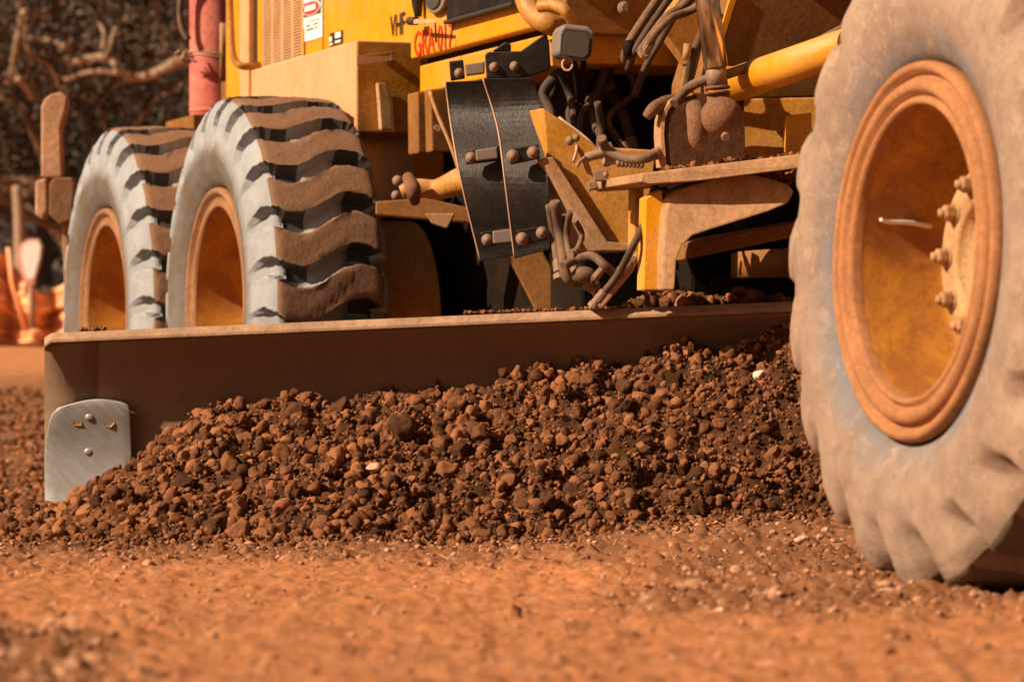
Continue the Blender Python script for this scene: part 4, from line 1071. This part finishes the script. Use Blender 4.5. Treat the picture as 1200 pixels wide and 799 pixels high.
# ------------------------------------------------------------------ background
def leaves(center, spread, n, size, mat, name, parent, seed, shape=None):
    r = np.random.default_rng(seed); nb = max(6, n // 60)
    if shape is None:
        q = r.normal(size=(nb, 3)); q /= np.linalg.norm(q, axis=1)[:, None]; q *= r.uniform(.25, 1, (nb, 1)) ** .5
        clumps = np.array(center) + q * np.array(spread)
    else: clumps = shape
    k = r.integers(0, len(clumps), n); p = clumps[k] + r.normal(0, .14 * np.mean(spread), (n, 3))
    a = r.normal(size=(n, 3)); a /= np.linalg.norm(a, axis=1)[:, None]; b = np.cross(a, r.normal(size=(n, 3))); b /= np.linalg.norm(b, axis=1)[:, None]
    s = (size * r.uniform(.5, 1.3, n))[:, None]
    v = np.stack([p - a * s, p + b * s * .45, p + a * s, p - b * s * .45], 1).reshape(-1, 3)
    f = np.arange(4 * n).reshape(n, 4); tone = np.repeat(np.clip(r.uniform(0, 1, len(clumps))[k] * .6 + r.uniform(0, .5, n), 0, 1), 4)
    o = mesh_np(name, v, f, mat, tone, False); o.parent = parent; o.location = o.location - WL[parent.name]; return o
def tree(x, y, h, spread, seed, mat, label, nl=5000, group=None, cat='tree', lsize=.06):
    z0 = float(gnd(np.array([x]), np.array([y]))[0]) - .05
    t = empty('tree', (x, y, z0)); tag(t, label, cat, group); r = random.Random(seed)
    b = MB(); base = Vector((x, y, z0)); tips = []
    def limb(p, d, L, rad, depth):
        q1 = p + d * L * .5 + Vector((r.uniform(-.1, .1), r.uniform(-.1, .1), r.uniform(-.05, .1))) * L
        q2 = q1 + (d + Vector((r.uniform(-.5, .5), r.uniform(-.5, .5), r.uniform(-.3, .4)))).normalized() * L * .5
        b.tube([p, q1, q2], [rad, rad * .75, rad * .5], 7, 3); tips.append(tuple(q1)); tips.append(tuple(q2))
        if depth:
            for _ in range(r.choice((2, 3, 3))):
                nd = (d + Vector((r.uniform(-1, 1), r.uniform(-1, 1), r.uniform(-.5, .7)))).normalized()
                limb(r.choice((q1, q2)), nd, L * r.uniform(.55, .8), rad * .5, depth - 1)
    trunk_top = base + Vector((r.uniform(-.2, .2), 0, h * .3)); b.tube([base, (base + trunk_top) / 2 + Vector((.05, 0, 0)), trunk_top], [.10 * h / 3, .075 * h / 3, .06 * h / 3], 10, 4)
    for _ in range(6):
        limb(base + (trunk_top - base) * r.uniform(.35, 1), Vector((r.uniform(-1, 1), r.uniform(-1, 1), r.uniform(.1, 1.2))).normalized(), spread * .6, .035 * h / 3, 3)
    b.build('trunk', 'bark', t, clean=False)
    leaves(None, (spread, spread, h / 2), nl, lsize, mat, 'crown', t, seed, shape=np.array(tips)); return t
dt = tree(-3.2, 30.5, 3.6, 2.0, 3, 'leaf_brown', 'tangled half-dead bush with pale bare branches behind the rear wheel', 16000, cat='bush', lsize=.032)
# the pale bare branches that catch the sun
def bb(pts, r0, d=29.2):
    return [P(x, y, d + .1 * i) for i, (x, y) in enumerate(pts)], [r0, r0 * .8, r0 * .6]
br = MB()
for pts, r0 in (([(232, 62), (205, 74), (178, 88), (150, 92)], .05), ([(150, 92), (146, 84), (128, 66), (136, 32)], .035), ([(128, 66), (100, 70), (80, 72), (84, 46)], .035),
                ([(146, 86), (110, 84), (75, 94)], .025), ([(78, 56), (62, 48), (40, 46)], .02), ([(20, -10), (27, 18), (20, 50), (14, 84), (8, 98)], .035), ([(20, 92), (32, 104), (38, 116)], .03),
                ([(26, 14), (44, 18), (60, 8)], .025), ([(120, 60), (122, 40), (116, 28)], .02), ([(30, 20), (34, 60), (60, 80), (72, 110)], .018)):
    a, b = bb(pts, r0); br.tube(a, b, 8, 4)
br.build('bare_branches', 'timber', dt)
specs = [(-5.4, 32, 4.2, 2.2, 'leaf_olive', 'dark olive tree at the far left of the scrub line'), (-1.6, 33.5, 4.6, 2.2, 'leaf_olive', 'dark leafy tree behind the engine hood of the grader'),
         (1.2, 34, 4.8, 2.4, 'leaf_brown', 'brown-leaved tree behind the cab of the grader'), (4.0, 33, 4.6, 2.4, 'leaf_olive', 'dark tree behind the gooseneck of the grader'), (7.4, 34, 5, 2.6, 'leaf_brown', 'brown-leaved tree far to the right behind the front wheel')]
for i, (x, y, h, sp2, m, lab) in enumerate(specs): tree(x, y, h, sp2, 20 + i, m, lab, 10000, lsize=.05)
hb = empty('hedge', (-3, 35.8, .9)); tag(hb, 'dense dark hedge closing off the background', 'hedge')
r = np.random.default_rng(8); n_ = 420
leaves(None, (1.8, 1.8, 1.8), 42000, .085, 'leaf_olive', 'foliage', hb, 9, shape=np.stack([r.uniform(-9, 9, n_), r.uniform(35, 37, n_), .8 + r.uniform(0, 4.2, n_)], 1))

# slate shed, post, netting, board
sd = MB().prism([P(-260, 330, 31), P(42, 330, 31), P(42, 232, 31), P(-260, 232, 31)], Vector((0, 1.2, 0))).build('shed_wall', 'shed', None)
she = empty('shed', sd.location); sd.parent = she; sd.location = (0, 0, 0)
tag(she, 'low slate-blue shed with timber eave at the left edge', 'shed')
MB().prism([P(-280, 231, 30.9), P(48, 231, 30.9), P(48, 206, 30.9), P(-280, 206, 30.9)], Vector((0, 1.5, 0))).build('eave', 'timber', she)
tag(MB().tube([P(24, 330, 29.5), P(23, 262, 29.5), P(20, 218, 29.5)], [.05, .045, .04], 10).build('timber_post', 'timber'), 'pale leaning timber post in front of the slate shed', 'post')
# net: real strips, sagging between two posts
nt = MB(); A0 = (-60, 268); 
def netp(u, v):
    px = -140 + 235 * u
    topy = np.interp(px, [-140, -20, 0, 20, 45, 75, 95], [262, 292, 300, 325, 350, 340, 326]); boty = np.interp(px, [-140, 0, 95], [400, 402, 396])
    q = P(px, topy + (boty - topy) * v, 25.6 + .10 * math.sin(px * .13) + .05 * math.sin(v * 9 + px * .05)); return q
NU, NV = 64, 14
for i in range(NU + 1):
    nt.tube([netp(i / NU, v) for v in np.linspace(0, 1, 10)], .010, 4, 1, False)
for k in range(NV + 1):
    nt.tube([netp(u, k / NV) for u in np.linspace(0, 1, 50)], .012 if k % 4 else .034, 4, 1, False)
tag(nt.build('safety_net', 'net', clean=False), 'orange safety netting sagging in front of the scrub', 'netting')
tag(MB().tube([P(34, 402, 25.5), P(14, 330, 25.5), P(10, 290, 25.5)], .016, 10, 1).build('net_post', 'net'), 'orange post holding up the left end of the netting', 'post')
bd = [P(24, 320, 25.2), P(21, 300, 25.2), P(24, 286, 25.2), P(34, 280, 25.2), P(46, 280, 25.2), P(50, 288, 25.2), P(48, 305, 25.2), P(40, 334, 25.2), P(30, 336, 25.2)]
cb = sum(bd, Vector()) / len(bd)
b_ = MB().prism(bd, Vector((0, .03, 0))).build('warning_board', 'board_red', bevel=.006)
tag(b_, 'small red-bordered white board standing against the orange netting', 'sign')
MB().prism([cb + (q - cb) * .80 + Vector((.004, -.004, .01)) for q in bd], Vector((0, .003, 0))).build('board_face', 'white', b_)
MB().tube([P(36, 334, 25.3), P(38, 385, 25.3)], .018, 8, 1).build('board_leg', 'timber', b_)

# ------------------------------------------------------------------ light, sky, camera
w = bpy.data.worlds.new('World'); SC.world = w; w.use_nodes = True
nt_ = w.node_tree; bg = nt_.nodes['Background']
sky = nt_.nodes.new('ShaderNodeTexSky'); sky.sky_type = 'NISHITA'; sky.sun_disc = False
EL = math.radians(34); sh = Vector((-.915, -.40, 0)).normalized()
sd_ = (sh * math.cos(EL) + Z * math.sin(EL)).normalized()
sky.sun_elevation = EL; sky.sun_rotation = math.atan2(sh.x, sh.y)
sky.air_density = 1.0; sky.dust_density = 3.0
tint = nt_.nodes.new('ShaderNodeMix'); tint.data_type = 'RGBA'; tint.blend_type = 'MULTIPLY'; tint.inputs[0].default_value = 1
tint.inputs[7].default_value = (.70, .50, .35, 1)
nt_.links.new(sky.outputs[0], tint.inputs[6]); nt_.links.new(tint.outputs[2], bg.inputs['Color']); bg.inputs['Strength'].default_value = .05
sun = bpy.data.lights.new('sun', 'SUN'); sun.energy = 5.0; sun.angle = math.radians(.5); sun.color = (1.0, .80, .58)
so = bpy.data.objects.new('sun', sun); COL.objects.link(so); so.rotation_euler = sd_.to_track_quat('Z', 'Y').to_euler(); so.location = (-8, -4, 8)
cam = bpy.data.cameras.new('camera'); co_ = bpy.data.objects.new('camera', cam); COL.objects.link(co_); SC.camera = co_
co_.location = (0, 0, CH); co_.rotation_euler = (PI / 2, 0, 0)
cam.sensor_width = 36; cam.lens = FPX / 1200 * 36; cam.shift_y = (HY - 399.5) / 1200; cam.clip_end = 2000; cam.clip_start = .1
cam.dof.use_dof = True; cam.dof.focus_distance = 10.1; cam.dof.aperture_fstop = 5.8
SC.view_settings.view_transform = 'Standard'; SC.view_settings.look = 'None'; SC.view_settings.gamma = 1; SC.view_settings.exposure = .62
SC.cycles.diffuse_bounces = 2; SC.cycles.max_bounces = 6
